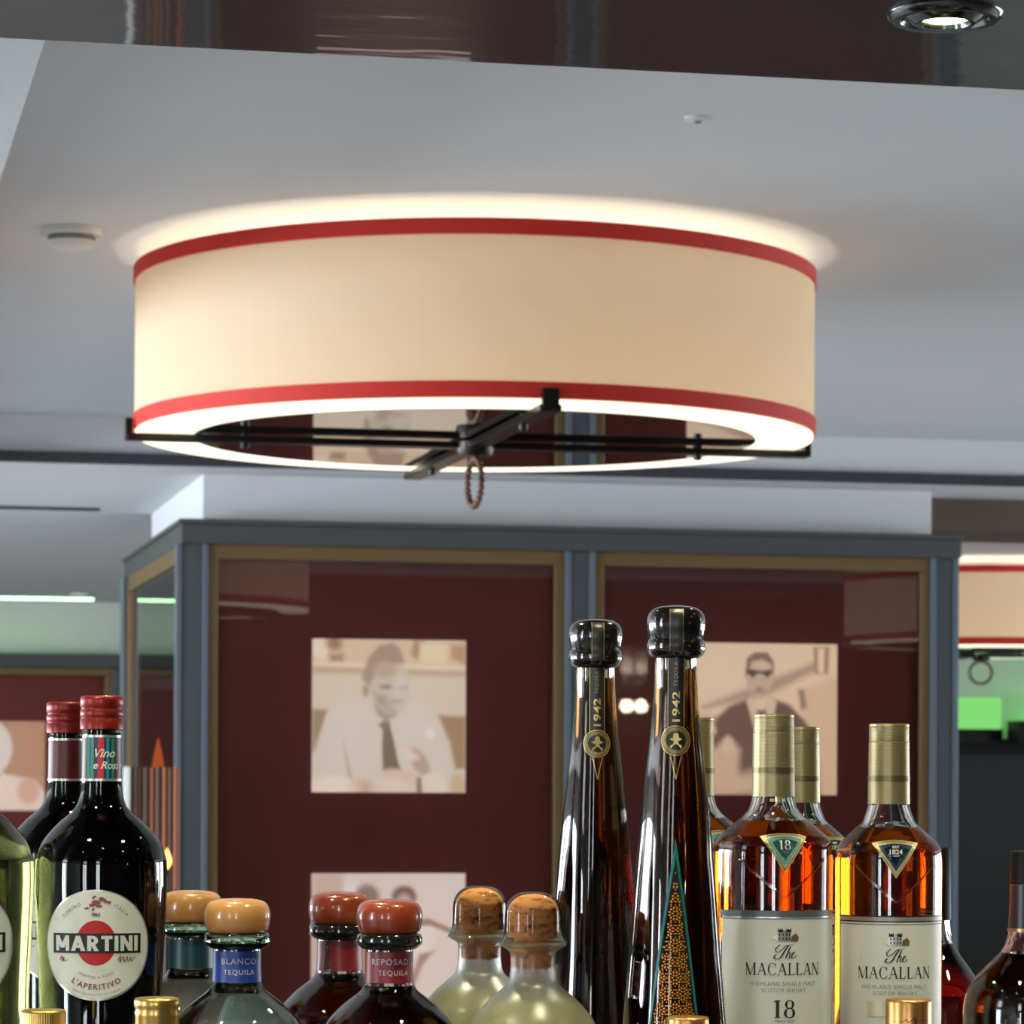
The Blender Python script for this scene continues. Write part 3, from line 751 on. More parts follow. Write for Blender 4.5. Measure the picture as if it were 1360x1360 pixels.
# ------------------------------------------------------------------ booth screen before the cabinet's left side
Yb = 7.6
bs0 = P(164, 1018, Yb); 
scr = thing('booth_screen', 'copper slatted booth screen with bright white edge beside the glass cabinet', 'screen', Vector((bs0.x, Yb, FLOOR)))
hb = bs0.z-FLOOR
u = Yb/F
MB().span(0, 9*u, 0, .03, 0, hb).build('edge_strip', 'white', scr, bevel=.003, flat=True)
x = 9*u
for k, (wpx, m) in enumerate([(15, 'copper'), (10, 'copper'), (7, 'amberslat'), (9, 'copper'), (8, 'amberslat'), (7, 'copper'), (8, 'amberslat')]):
    mb = MB().lathe([(0, 0), (wpx*u/2*.98, 0), (wpx*u/2*.98, hb-.001*(k % 3)), (0, hb-.001*(k % 3))], 20, center=(x+wpx*u/2, .022)); mb.build('slat', m, scr); x += wpx*u
cz = P(222, 1143, Yb-.09)
cl = thing('candle_lamp', 'small amber bulb glowing in front of the copper booth screen', 'lamp', Vector((cz.x, Yb-.09, FLOOR)))
MB().lathe([(0, 0), (.05, 0), (.05, .02), (.012, .04), (.008, cz.z-FLOOR-.03), (0.008, cz.z-FLOOR-.02), (0, cz.z-FLOOR-.02)], 24).build('stand', 'bronze', cl)
MB().lathe(smooth_profile([(0, cz.z-FLOOR-.021), (.009, cz.z-FLOOR-.008), (.010, cz.z-FLOOR+.004), (.004, cz.z-FLOOR+.02), (0, cz.z-FLOOR+.03)]), 20).build('bulb', 'candle', cl)

fz = P(210, 1006, Yb+.25)
fl = thing('glint_standin', 'slender amber flame standing for a reflection above the copper booth screen', 'lamp', Vector((fz.x, Yb+.25, FLOOR)))  # added glowing shape in place of an orange reflection in the side glass
MB().lathe([(0, 0), (.05, 0), (.05, .02), (.012, .04), (.008, fz.z-FLOOR-.05), (0, fz.z-FLOOR-.05)], 24).build('stand', 'bronze', fl)
MB().lathe(smooth_profile([(0, fz.z-FLOOR-.049), (.012, fz.z-FLOOR-.03), (.013, fz.z-FLOOR-.01), (.006, fz.z-FLOOR+.025), (0, fz.z-FLOOR+.05)]), 20).build('glint', 'glint', fl)
# sconce seen as two bright dots in the cabinet glass
sv = W(4.9, TB, 0); scn = thing('wall_sconce', 'twin bulb sconce on the rear wall, mirrored in the cabinet glass', 'sconce', W(4.99, TB+.001, .48), TH)
MB().span(-.12, .12, 0, .03, -.06, .06).build('back_plate', 'bronze', scn, bevel=.004, flat=True)
for sx in (-.045, .045):
    MB().lathe([(.04*math.sin(PI*q/12), -.04*math.cos(PI*q/12)) for q in range(13)], 24, center=(sx, .075)).build('bulb', 'bulb', scn)

# ------------------------------------------------------------------ the bar the bottles stand on
ZBAR, ZLOW = -.27, -.43
bar = thing('bar_counter', 'dark wooden stepped bar counter under the bottles', 'bar', Vector((0, 2.05, FLOOR)))
MB().span(-.9, .9, .035, .75, ZBAR-.03-FLOOR, ZBAR-FLOOR).build('upper_shelf', 'counter', bar, bevel=.003, flat=True)
MB().span(-.9, .9, -.25, .034, ZLOW-.03-FLOOR, ZLOW-FLOOR).build('lower_shelf', 'counter', bar, bevel=.003, flat=True)
MB().span(-.88, .88, -.2, .73, 0, ZLOW-.031-FLOOR).build('body', 'counter', bar, flat=True)
MB().span(-.88, .88, .05, .73, ZLOW-.03-FLOOR, ZBAR-.031-FLOOR).build('riser', 'counter', bar, flat=True)

# ------------------------------------------------------------------ bottles
def bottle_at(name, label, cx, Y, cat='bottle', group=None, base=ZBAR, turn=0):
    p = P(cx, 1250, Y)
    return thing(name, label, cat, Vector((p.x, Y, base)), turn, group)
class Prof:
    """converts pixel measurements of a bottle at depth Y into local (r, z)"""
    def __init__(self, Y, base=ZBAR, cx=680): self.Y, self.base, self.cx = Y, base, cx
    def z(self, py): return P(self.cx, py, self.Y).z-self.base
    def r(self, half): return half*self.Y/F
    def pts(self, lst): return [(self.r(h), self.z(y)) for h, y in lst]
def shell(o, prof, th, m, R=None, seg=72, base_th=.006):
    """hollow glass: prof from base edge to lip; returns the inner profile"""
    outer = smooth_profile(prof, 5)
    inner = []
    for i, (r, z) in enumerate(outer):
        a, b = outer[max(i-1, 0)], outer[min(i+1, len(outer)-1)]
        dx, dz = b[0]-a[0], b[1]-a[1]; L = math.hypot(dx, dz) or 1
        inner.append((max(r-th*dz/L, .001), z+th*dx/L if i < len(outer)-1 else z))
    zb = outer[0][1]+base_th
    inner = [q for q in inner if q[1] > zb+.001]
    mono = [inner[0]]
    for q in inner[1:]:
        if q[1] > mono[-1][1]+1e-5: mono.append(q)
    inner = mono
    closed = [(0, outer[0][1])]+outer+inner[::-1]+[(inner[0][0], zb), (0, zb)]
    MB().lathe(closed, seg, R=R).build('glass_body', m, o)
    return [(inner[0][0], zb)]+inner
def fill(o, inner, level, m, R=None, seg=72, eps=.0002):
    pr = [(r+eps, z) for r, z in inner if z < level]
    pr[0] = (pr[0][0], pr[0][1]-eps)
    r_at = np.interp(level, [q[1] for q in inner], [q[0] for q in inner])+eps
    MB().lathe([(0, pr[0][1])]+pr+[(r_at, level), (0, level+.00002)], seg, R=R).build('liquid', m, o)
def rz_of(prof):
    sp = smooth_profile(prof, 5); zs = [q[1] for q in sp]; rs = [q[0] for q in sp]
    return lambda z: float(np.interp(z, zs, rs))

# --- vermouth bottles
def vermouth(label, cx, Y, glassm, liq, cap='redcap', striped=True, turn=0):
    o = bottle_at('vermouth_bottle', label, cx, Y, group='vermouth bottles', turn=turn); q = Prof(2.2)
    prof = [(q.r(74), .0), (q.r(80), .004)]+q.pts([(81, 1400), (81.5, 1320), (84, 1260), (87, 1190), (87, 1154), (85, 1139), (76, 1118), (57, 1096), (39.5, 1081), (31, 1068), (27.5, 1050), (26, 1030), (25.5, 990), (25, 976), (24, 968)])
    inner = shell(o, prof, .0026, glassm)
    fill(o, inner, q.z(1036), liq)
    # cap
    zb, zt = q.z(972), q.z(927); h = zt-zb; r = q.r(29)
    pr = [(r*.9, zb), (r, zb+.0005), (r, zb+.30*h), (r*.965, zb+.33*h), (r*.965, zb+.36*h), (r, zb+.39*h), (r, zb+.56*h), (r*.955, zb+.60*h), (r*.955, zb+.64*h), (r*1.0, zb+.68*h), (r*1.0, zb+.90*h), (r*.96, zb+.975*h), (r*.88, zt), (0, zt)]
    MB().lathe([(0, zb)]+pr, 72).build('cap', cap, o, angle=50)
    # neck label
    L = Label(rz_of(prof), ['necklabel', 'silver', 'stripeteal', 'stripered', 'inkwhite', 'stripeblue'])
    wn_ = q.r(26)*PI*.98; z0, z1 = q.z(1040), q.z(979)
    L.rect(-wn_, wn_, z0, z1, 'necklabel', 0, 48, 6)
    for zz in (z0, z1-.0016): L.rect(-wn_, wn_, zz, zz+.0016, 'silver', 1, 48, 1)
    if striped:
        e = q.r(1)
        for a, b, m in [(-18, -14, 'stripeteal'), (-11, -7, 'stripeteal'), (-14, -11, 'stripeblue'), (-5, -2, 'stripeblue'), (-2, 6, 'stripered'), (9, 13, 'stripeteal'), (16, 20, 'stripeteal'), (6, 9, 'stripeblue'), (13, 16, 'stripeblue')]:
            L.rect(a*e, b*e, z0+.0017, z1-.0017, m, 1, 3, 4)
        L.art(fit(text2d('Vino', .01, .0002, .35), h=q.r(11.5), cx=8*e, cy=q.z(1003)), 'inkwhite', 2)
        L.art(fit(text2d('e Rosso', .01, .0002, .35), h=q.r(10), cx=14*e, cy=q.z(1019)), 'inkwhite', 2)
    L.build('neck_label', o)
    # round front label
    e = q.r(1); cz = q.z(1254); cx0 = 4*e
    L = Label(rz_of(prof), ['silver', 'paper', 'inkred', 'inkblack', 'inkwhite', 'inkrust', 'ink', 'inkgrey'])
    L.disc(cx0, cz, 75*e, 'silver', 0, rz=72.5*e); L.disc(cx0, cz+.6*e, 72.5*e, 'paper', 1, rz=70.5*e)
    L.disc(cx0, cz+3*e, 26*e, 'inkred', 2, rz=29.5*e)
    L.rect(cx0-61*e, cx0+61*e, cz-10.5*e, cz+15.5*e, 'inkblack', 3, 24, 2)
    L.art(bold_sans('MARTINI', 112*e, 20*e, cx0, cz+2.5*e), 'inkwhite', 5)
    L.art(fit(text2d('1863', .01, .0003), h=4.6*e, cx=cx0, cy=cz+40*e), 'ink', 3)
    for tx, a in (('TORINO', -.62), ('ITALIA', .62)):
        v, f = text2d(tx, 6.5*e, 0, 0, 'CENTER', 1.3); v = [(p[0]+a*57*e, p[1]) for p in v]
        L.art(arc_text((v, f), 57*e, cx0, cz), 'inkgrey', 3)
    L.art(arc_text(text2d("L'APERITIVO", 10*e, .00012, 0, 'CENTER', 1.25), 55*e, cx0, cz, False), 'inkrust', 3)
    L.art(arc_text(text2d('MARTINI & ROSSI', 4.6*e, 0, 0, 'CENTER', 1.35), 42*e, cx0, cz, False), 'inkgrey', 3)
    L.art(arc_text(text2d('VINO PRODOTTO IN ITALIA', 4.0*e, 0, 0, 'CENTER', 1.3), 65*e, cx0, cz, False), 'inkgrey', 3)
    for sx, pts in ((-1, [(-50, -20), (-47, -14), (-46, -22), (-44, -16), (-43, -21), (-38, -19)]), (1, [(28, -20), (32, -14), (31, -22), (36, -15), (37, -22), (41, -15), (42, -21), (46, -16), (47, -21), (52, -16)])):
        L.art(ribbon([(cx0+a*e, cz+b*e) for a, b in pts], 1.5*e), 'inkrust', 3)
    rnd = random.Random(3)                                          # small engraved crest above the year
    for (a, b, ra, rb, ro) in [(0, 56, 7, 5, .3), (6, 60, 5, 4, .1), (-6, 53, 6, 3, .6), (12, 58, 3, 4, 0), (-11, 48, 4, 2, .5), (4, 51, 5, 3, .2), (-2, 62, 3, 2.4, 0), (17, 55, 2.6, 3.4, .2), (-3, 47, 2, 3, .3)]:
        for k in range(3):
            oa, ob = rnd.uniform(-2, 2), rnd.uniform(-1.5, 1.5)
            L.poly([(cx0+(a+oa+ra*.6*math.cos(t_)*(.7+.5*rnd.random()))*e, cz+(b+ob+rb*.6*math.sin(t_)*(.7+.5*rnd.random()))*e) for t_ in [2*PI*i/9 for i in range(9)]], 'inkrust', 3)
    L.build('front_label', o)
    return o
rosso = vermouth('dark vermouth bottle in front with red cap and striped neck label', 134, 2.2, 'greenglass', 'vermouth')
def plain_back(src, cx, Y, label):
    return dup(src, Vector((P(cx, 1250, Y).x, Y, ZBAR)), label)
back_v = plain_back(rosso, 87, 2.38, 'dark vermouth bottle with red cap and plain red neck label, standing behind another')
for ch in list(back_v.children):
    if ch.name.startswith('neck_label'): ch.rotation_euler.z = math.radians(100)
vermouth('pale clear vermouth bottle cut off by the left edge of the picture', -43, 2.2, 'oliveglass', 'bianco', cap='white', striped=False)

# --- round stoppered tequila bottles
def stoppered(label, cx, Y, kind, words, turn):
    q = Prof(2.2)
    o = bottle_at('tequila_bottle', label, cx, Y, group='round stoppered tequila bottles', turn=turn)
    wood, ringm, gl, liq, lab, lev = kind
    prof = [(q.r(70), 0), (q.r(80), .006), (q.r(88), .03)]+q.pts([(92, 1440), (91, 1390), (85, 1362), (68, 1341), (52, 1327), (38, 1316), (33, 1307), (31.5, 1296), (31.5, 1264), (31, 1256)])
    inner = shell(o, prof, .003, gl)
    fill(o, inner, q.z(lev), liq)
    MB().lathe(smooth_profile(q.pts([(30.5, 1262), (36, 1260), (43, 1254), (44, 1248), (42, 1242), (38, 1240)]))+[(0, q.z(1240))], 72).build('glass_ring', ringm, o)
    MB().lathe([(0, q.z(1240))]+smooth_profile(q.pts([(36, 1240), (41, 1236), (44, 1222), (43, 1210), (37, 1200), (22, 1195.5), (0, 1194.5)]), 6), 72).build('stopper', wood, o)
    L = Label(rz_of(prof), [lab, 'inkpale']); wn_ = q.r(31.5)*PI*.97
    L.rect(-wn_, wn_, q.z(1305), q.z(1264), lab, 0, 48, 2)
    e = q.r(1)
    if words:
        for tx, yy in zip(words, (1277, 1292)):
            v, f = fit(text2d(tx, .01, .0001, 0, 'CENTER', 1.15), h=8.0*e, cx=0, cy=q.z(yy)); L.art((v, f), 'inkpale', 2)
    L.build('neck_label', o); return o
blanco = stoppered('clear tequila bottle with pale wooden stopper and bright blue neck label', 315, 2.2, ('wood', 'ringgreen', 'aquaglass', 'blanco', 'bluelabel', 1306), ('BLANCO', 'TEQUILA'), math.radians(10))
stoppered('clear tequila bottle with pale wooden stopper and dark teal neck label', 254, 2.36, ('wood', 'ringgreen', 'aquaglass', 'blanco', 'teallabel', 1306), None, 0)
rep = stoppered('dark tequila bottle with red brown stopper in front, lettered red neck label', 517, 2.2, ('redwood', 'ringdark', 'clear', 'reposado', 'redlabel', 1310), ('REPOSADO', 'TEQUILA'), math.radians(14))
rb = dup(rep, Vector((P(451, 1250, 2.34).x, 2.34, ZBAR)), 'dark tequila bottle with red brown stopper standing behind its lettered twin', math.radians(150))

# --- corked bottles under clear film
def corked(label, cx, Y):
    q = Prof(2.2)
    o = bottle_at('corked_bottle', label, cx, Y, group='corked bottles with yellow liquid')
    prof = [(q.r(70), 0), (q.r(78), .006), (q.r(88), .035)]+q.pts([(92, 1440), (91, 1385), (84, 1361), (76, 1347), (60, 1329), (45, 1316), (34, 1305), (30.5, 1290), (30, 1275), (31, 1265), (36, 1260), (43, 1256), (43, 1252), (36, 1248)])
    inner = shell(o, prof, .003, 'frosted')
    fill(o, inner, q.z(1328), 'cream')
    MB().lathe([(0, q.z(1286)), (q.r(24), q.z(1286)), (q.r(25), q.z(1246)), (q.r(33), q.z(1245))]+smooth_profile(q.pts([(34, 1243), (34.5, 1225), (33, 1207), (27, 1196), (16, 1189), (0, 1186.5)]), 6), 64).build('cork', 'cork', o)
    MB().lathe(smooth_profile(q.pts([(45.5, 1256), (41, 1247), (38, 1236), (37.5, 1215), (35.5, 1202), (29, 1192), (17, 1185.5), (0, 1184)]), 6), 64).build('plastic_film', 'film', o)
    return o
ck = corked('cork stoppered bottle of yellow liquid in front beside the tall slim bottle', 708, 2.2)
dup(ck, Vector((P(637, 1250, 2.32).x, 2.32, ZBAR)), 'cork stoppered bottle of yellow liquid standing behind its twin')

# --- tall slim bottles
def tall(label, cx, Y, turn, flip=False):
    q = Prof(2.12)
    o = bottle_at('tall_bottle', label, cx, Y, group='tall slim tequila bottles', turn=turn)
    zb = q.z(880)
    def R(a, r, z):
        k = min(1, max(0, (zb-z)/(zb-.02)))
        e = 2+1.5*min(1, k*1.6)
        b = a-math.radians(45)+math.radians(12)
        sq = (abs(math.cos(b))**e+abs(math.sin(b))**e)**(-1/e)
        return r*sq/(1+.10*(e-2)/1.5)
    prof = [(q.r(66), 0), (q.r(74), .005), (q.r(75), .02)]+q.pts([(72, 1440), (66, 1360), (58, 1260), (50, 1150), (42, 1060), (34, 985), (29.5, 930), (28, 890), (28, 872)])
    inner = shell(o, prof, .0032, 'smokeglass', R)
    fill(o, inner, q.z(888), 'extra', R)
    MB().lathe(smooth_profile(q.pts([(27, 874), (33, 871), (38, 864), (38.5, 856), (37, 850), (35, 848)]))+[(0, q.z(848))], 64).build('neck_ring', 'blacklac', o)
    MB().lathe([(0, q.z(849))]+smooth_profile(q.pts([(35, 849), (37, 842), (39, 828), (36.5, 815), (28, 807), (14, 803.8), (0, 803)]), 6), 64).build('stopper', 'blacklac', o)
    sprof = q.pts([(37, 866), (38.6, 856), (37, 849), (37.3, 842), (39.2, 828), (36.7, 815), (28.2, 807), (14, 803.8)])
    Ls = Label(rz_of(sprof), ['striplabel', 'goldfine']); e_ = q.r(1)
    Ls.rect(-9*e_, 9*e_, q.z(864), q.z(809), 'striplabel', 1, 6, 16)
    for sx in (-9, 8): Ls.rect(sx*e_, (sx+1)*e_, q.z(864), q.z(809), 'goldfine', 2, 1, 16)
    Ls.build('seal_strip', o)
    e = q.r(1)
    L = Label(rz_of(prof), ['striplabel', 'gold', 'goldfine', 'mosaic', 'tealline', 'orange'], 0, R)
    z1, z0 = q.z(874), q.z(966)
    L.rect(-11*e, 11*e, z0, z1, 'striplabel', 0, 6, 6)
    for sx in (-11, 10): L.rect(sx*e, (sx+1)*e, z0, z1, 'gold', 1, 1, 6)
    def up(vf, cy):                                                # lettering that reads upwards
        v, f = vf; return [(-p[1], p[0]+cy) for p in v], f
    L.art(up(fit(text2d('1942', .01, .0002, 0, 'CENTER', 1.05), w=40*e, h=10*e), q.z(938)), 'gold', 2)
    L.art(up(fit(text2d('TEQUILA', .01, 0, 0, 'CENTER', 1.2), w=32*e, h=6*e), q.z(895)), 'goldfine', 2)
    cz = q.z(983)
    L.disc(0, cz, 20*e, 'gold', 2, 32, 4); L.disc(0, cz, 18.6*e, 'striplabel', 3, 32, 4); L.disc(0, cz, 17.6*e, 'goldfine', 4, 32, 4); L.disc(0, cz, 12.5*e, 'striplabel', 5, 32, 4)
    L.art(arc_text(text2d('RESERVA DE AGAVE', 4.2*e, 0, 0, 'CENTER', 1.15), 13.2*e, 0, cz), 'striplabel', 6)
    L.poly([(-8*e, cz+2*e), (-3.6*e, cz+4*e), (-3*e, cz+9*e), (0, cz+10.5*e), (3*e, cz+9*e), (3.6*e, cz+4*e), (8*e, cz+2*e), (5*e, cz), (-5*e, cz)], 'gold', 7)
    L.poly([(-2.6*e, cz+1*e), (2.6*e, cz+1*e), (3*e, cz-4*e), (7.5*e, cz-7*e), (6.5*e, cz-10*e), (-6.5*e, cz-10*e), (-7.5*e, cz-7*e), (-3*e, cz-4*e)], 'gold', 6)
    for sx in (-1, 1): L.art(ribbon([(sx*7*e, q.z(1003)), (sx*3.5*e, q.z(1018)), (0, q.z(1034))], 1.1*e), 'gold', 1)
    L.build('neck_label', o)
    # tall triangular mosaic label
    L = Label(rz_of(prof), ['mosaic', 'tealline', 'orange'], 0, R)
    zt, zlow = q.z(1112), q.z(1440); slope = 38*e/(q.z(1112)-q.z(1370))
    hw = lambda z: (zt-z)*slope
    N = 14
    for i in range(N):
        za, zc = zt+(zlow-zt)*i/N, zt+(zlow-zt)*(i+1)/N
        for sx in (-1, 1):
            b = 3.4*e
            L.poly([(sx*max(hw(za)-b, 0), za), (sx*hw(za), za), (sx*hw(zc), zc), (sx*max(hw(zc)-b, 0), zc)], 'tealline', 1)
        L.poly([(-max(hw(za)-b, 0), za), (max(hw(za)-b, 0), za), (max(hw(zc)-b, 0), zc), (-max(hw(zc)-b, 0), zc)], 'mosaic', 0)
    rowh = 21*e
    for r_ in range(0, 16):
        cz_ = q.z(1168)-r_*rowh
        if cz_ < zlow+rowh: break
        for cx_ in ((0, -21*e, 21*e) if r_ % 2 == 0 else (-10.5*e, 10.5*e, -31*e, 31*e)):
            for ring, cnt, rad, sz in ((0, 6, 3.4*e, 1.5*e), (1, 12, 7.4*e, 1.7*e), (2, 12, 10.6*e, 1.2*e)):
                for k in range(cnt):
                    a = 2*PI*(k+.5*(ring % 2))/cnt; x, z = cx_+rad*math.cos(a), cz_+rad*math.sin(a)
                    if abs(x) < hw(z)-6.5*e and z > zlow+2*e:
                        L.poly([(x+sz*1.3*math.cos(a), z+sz*1.3*math.sin(a)), (x-sz*.8*math.sin(a), z+sz*.8*math.cos(a)), (x-sz*1.1*math.cos(a), z-sz*1.1*math.sin(a)), (x+sz*.8*math.sin(a), z-sz*.8*math.cos(a))], 'orange', 2)
    L.build('mosaic_label', o)
    return o
tl = tall('tall slim brown bottle with teal and orange mosaic label, the nearer of two', 896, 2.12, math.radians(-2))
tb = dup(tl, Vector((P(789, 1250, 2.30).x, 2.30, ZBAR)), 'tall slim brown bottle with black stopper standing farther back, no mosaic showing', math.radians(4))
for ch in list(tb.children):
    if ch.name.startswith('mosaic_label'): ch.rotation_euler.z = math.radians(178)

# --- whisky bottles
def whisky(label, cx, Y, half, eighteen, shift, turn, liq='whisky'):
    q = Prof(2.2); dy = shift
    o = bottle_at('whisky_bottle', label, cx, Y, group='malt whisky bottles', turn=turn)
    k = half/79
    prof = [(q.r(half-6), 0), (q.r(half), .005)]+q.pts([(half, 1400+dy), (half, 1205+dy), (half, 1129+dy), (74*k, 1112+dy), (64*k, 1102+dy), (52*k, 1092+dy), (40*k, 1082+dy), (32, 1071+dy), (28.5, 1060+dy), (26, 1050+dy), (25, 1040+dy)])
    inner = shell(o, prof, .0036, 'clear')
    fill(o, inner, q.z(1091+dy), liq)
    e = q.r(1)
    zb, zt = q.z(1056+dy), q.z(947+dy); h = zt-zb; r0 = q.r(28.6); r1 = q.r(27)
    cap = [(0, zb), (r0, zb)]+[(r0+(r1-r0)*t_, zb+h*t_) for t_ in (.05, .2, .3)]+[(r0+(r1-r0)*t_, zb+h*t_) for t_ in (.4, .6, .77)]+[(r1*.995, zb+h*.775), (r1, zb+h*.78), (r1, zb+h*.985), (r1*.975, zt), (0, zt)]
    cp = MB().lathe(cap, 64).build('capsule', 'capbeige', o)
    Lc = Label(lambda z: r0+(r1-r0)*(z-zb)/h, ['capdark', 'gold', 'capseam']); wn_ = r0*PI*.99
    Lc.rect(-wn_, wn_, zb+h*.285, zb+h*.35, 'capdark', 0, 40, 1)
    for i in range(64):
        for j in range(3):
            x = -wn_+(i+.5*(j % 2))*wn_*2/64; z = zb+h*(.298+.0195*j)
            Lc.poly([(x-.0004, z), (x, z-.0004), (x+.0004, z), (x, z+.0004)], 'gold', 1)
    Lc.rect(-wn_, wn_, zb+h*.985-.0007, zb+h*.985, 'gold', 0, 40, 1)
    for j in range(13): Lc.rect(-wn_, wn_, zb+h*(.40+.045*j), zb+h*(.40+.045*j)+.0003, 'capseam', 0, 40, 1)
    band = Lc.build('checker_band', cp)
    # pressed V ridge on the shoulder front
    Rz = rz_of(prof)
    pts = []
    for i in range(25):
        x = (-1+2*i/24)*62*k*e; z = q.z(1188+dy)+abs(x)/(62*k*e)*50*e-(1-abs(x)/(62*k*e))**2*0
        r = Rz(z)+.0002; a = x/(half*e); pts.append((r*math.sin(a), -r*math.cos(a), z))
    MB().tube(pts, .0008, 8).build('shoulder_ridge', 'clear', o)
    # triangular emblem
    L = Label(Rz, ['creamemblem', 'tealemblem', 'navyemblem', 'inkwhite', 'goldfine'], 0)
    ce = 'tealemblem' if eighteen else 'navyemblem'
    ztop, zbot = q.z(1104+dy), q.z(1155+dy); ztE = q.z(1108+dy)
    def tri(s, m, layer):
        mz = (2*ztop+zbot)/3
        f = lambda z: mz+(z-mz)*s
        N = 12
        for i in range(N):
            u0, u1 = -1+2*i/N, -1+2*(i+1)/N
            x0, x1 = u0*32*e*s, u1*32*e*s
            top = lambda u: f(ztop+(ztE-ztop)*u*u)
            bot = lambda u: f(zbot+(ztE-zbot)*abs(u))
            L.poly([(x0, bot(u0)), (x1, bot(u1)), (x1, top(u1)), (x0, top(u0))] if abs(u0) < .999 and abs(u1) < .999 else ([(x0, top(u0)), (x1, bot(u1)), (x1, top(u1))] if abs(u0) > .999 else [(x0, bot(u0)), (x1, top(u1)), (x0, top(u0))]), m, layer)
    tri(1.0, 'creamemblem', 0); tri(.9, 'goldfine', 1); tri(.86, 'creamemblem', 2); tri(.72, ce, 3)
    if eighteen:
        L.art(serif('18', 12*e, 0, q.z(1119+dy), .08), 'inkwhite', 5); L.art(fit(text2d('YEARS OLD', .01), w=9*e, h=1.4*e, cx=0, cy=q.z(1128+dy)), 'inkwhite', 5)
    else:
        L.art(fit(text2d('EST', .01, .0002), w=9*e, h=3*e, cx=0, cy=q.z(1113+dy)), 'inkwhite', 5); L.art(fit(text2d('1824', .01, .0002), w=17*e, h=6.5*e, cx=0, cy=q.z(1119.5+dy)), 'inkwhite', 5)
        L.rect(-4*e, 4*e, q.z(1125.5+dy), q.z(1124.6+dy), 'inkwhite', 5, 2, 1)
    L.build('shoulder_emblem', o)
    # big front label
    L = Label(lambda z: half*e, ['ivory', 'steelband', 'navyband', 'silverband', 'ink', 'inkgrey', 'foil', 'goldfine', 'silver'])
    hw = half*e*math.radians(68); lt = q.z(1205+dy)
    L.rect(-hw, hw, .02, lt, 'ivory', 0, 40, 4)
    if eighteen:
        L.rect(-hw*1.03, hw*1.03, lt-8*e, lt, 'steelband', 1, 40, 1); L.rect(-hw, hw, lt-9.5*e, lt-8*e, 'silver', 1, 40, 1); L.rect(-hw*.99, hw*.99, lt-11.2*e, lt-10.4*e, 'ink', 1, 40, 1)
    else:
        L.rect(-hw*1.03, hw*1.03, lt-2*e, lt, 'navyband', 1, 40, 1); L.rect(-hw*1.03, hw*1.03, lt-7*e, lt-2*e, 'silverband', 1, 40, 1); L.rect(-hw*1.03, hw*1.03, lt-8.8*e, lt-7*e, 'navyband', 1, 40, 1); L.rect(-hw*.99, hw*.99, lt-12*e, lt-11.2*e, 'ink', 1, 40, 1)
    # small house emblem
    ez = lt-31*e
    L.rect(-9*e, 8*e, ez-9*e, ez+6*e, 'silver', 1, 2, 2)
    for a in (-9, 2): L.poly([(a*e, ez+3*e), ((a+6.5)*e, ez+3*e), ((a+6.5)*e, ez+9*e), ((a+4.6)*e, ez+6*e), ((a+3.2)*e, ez+8*e), ((a+1.6)*e, ez+6*e), (a*e, ez+9*e)], 'ink', 2)
    for a in (-7.5, -3, 1.5, 5.5):
        for b in (-1.5, -7): L.rect(a*e, (a+1.5)*e, ez+b*e, ez+(b+3)*e, 'ink', 2, 1, 1)
    L.poly([(8*e, ez-9*e), (18*e, ez-9*e), (19*e, ez-3*e), (15*e, ez+2*e), (12*e, ez), (9*e, ez-2*e)], 'goldfine', 2); L.poly([(-18*e, ez-4*e), (-9*e, ez-8*e), (-9*e, ez)], 'foil', 2)
    # The, in script
    def sc_(pts): return [(a*e, lt-54*e+b*e) for a, b in pts]
    for pts, w_ in (([(-6, 10), (-12, 4), (-9, 0), (-3, 4), (3, 9), (12, 9.5)], 1.5), ([(5, 9), (0, 2), (-4, -5), (-9, -9), (-14, -7), (-11, -3)], 2.0),
                    ([(8, 8), (4, -1), (1, -8)], 1.7), ([(1, -8), (4, -2), (7, 0), (6.5, -4), (6, -7.5), (9, -6)], 1.4), ([(9, -5), (13, -1), (12, .5), (9.5, -3), (10, -7.5), (13, -7), (16, -4)], 1.4)):
        L.art(ribbon(sc_(pts), w_*e), 'ink', 2)
    L.art(serif('MACALLAN', 16*e, 0, lt-76*e, .1, .86), 'ink', 2)
    L.art(fit(text2d('HIGHLAND SINGLE MALT', .01, 0, 0, 'CENTER', 1.2), w=90*e, h=5.2*e, cx=0, cy=lt-95*e), 'inkgrey', 2)
    L.art(fit(text2d('SCOTCH WHISKY', .01, 0, 0, 'CENTER', 1.2), w=60*e, h=5.2*e, cx=0, cy=lt-103.5*e), 'inkgrey', 2)
    if eighteen:
        L.art(serif('18', 23*e, 0, lt-128*e, .1, 1.0), 'ink', 2); L.art(fit(text2d('YEARS OLD', .01, .0002), w=26*e, h=2.6*e, cx=0, cy=lt-144*e), 'inkgrey', 2)
    else:
        L.rect(-38*e, 38*e, lt-135*e, lt-114*e, 'foil', 2, 12, 1)
    L.build('front_label', o)
    return o
w18 = whisky('whisky bottle with teal 18 emblem and steel banded ivory label', 1026, 2.2, 79, True, 0, math.radians(7))
w24 = whisky('whisky bottle with navy triangle emblem and dark banded ivory label', 1179.5, 2.25, 73, False, 10, math.radians(1.5))
dup(w18, Vector((P(921, 1250, 2.33).x, 2.33, ZBAR)), 'whisky bottle behind the tall mosaic bottle, mostly its beige capsule showing', math.radians(30))
dup(w24, Vector((P(1062, 1250, 2.39).x, 2.39, ZBAR)), 'whisky bottle standing behind and between the two labelled whisky bottles', math.radians(40))

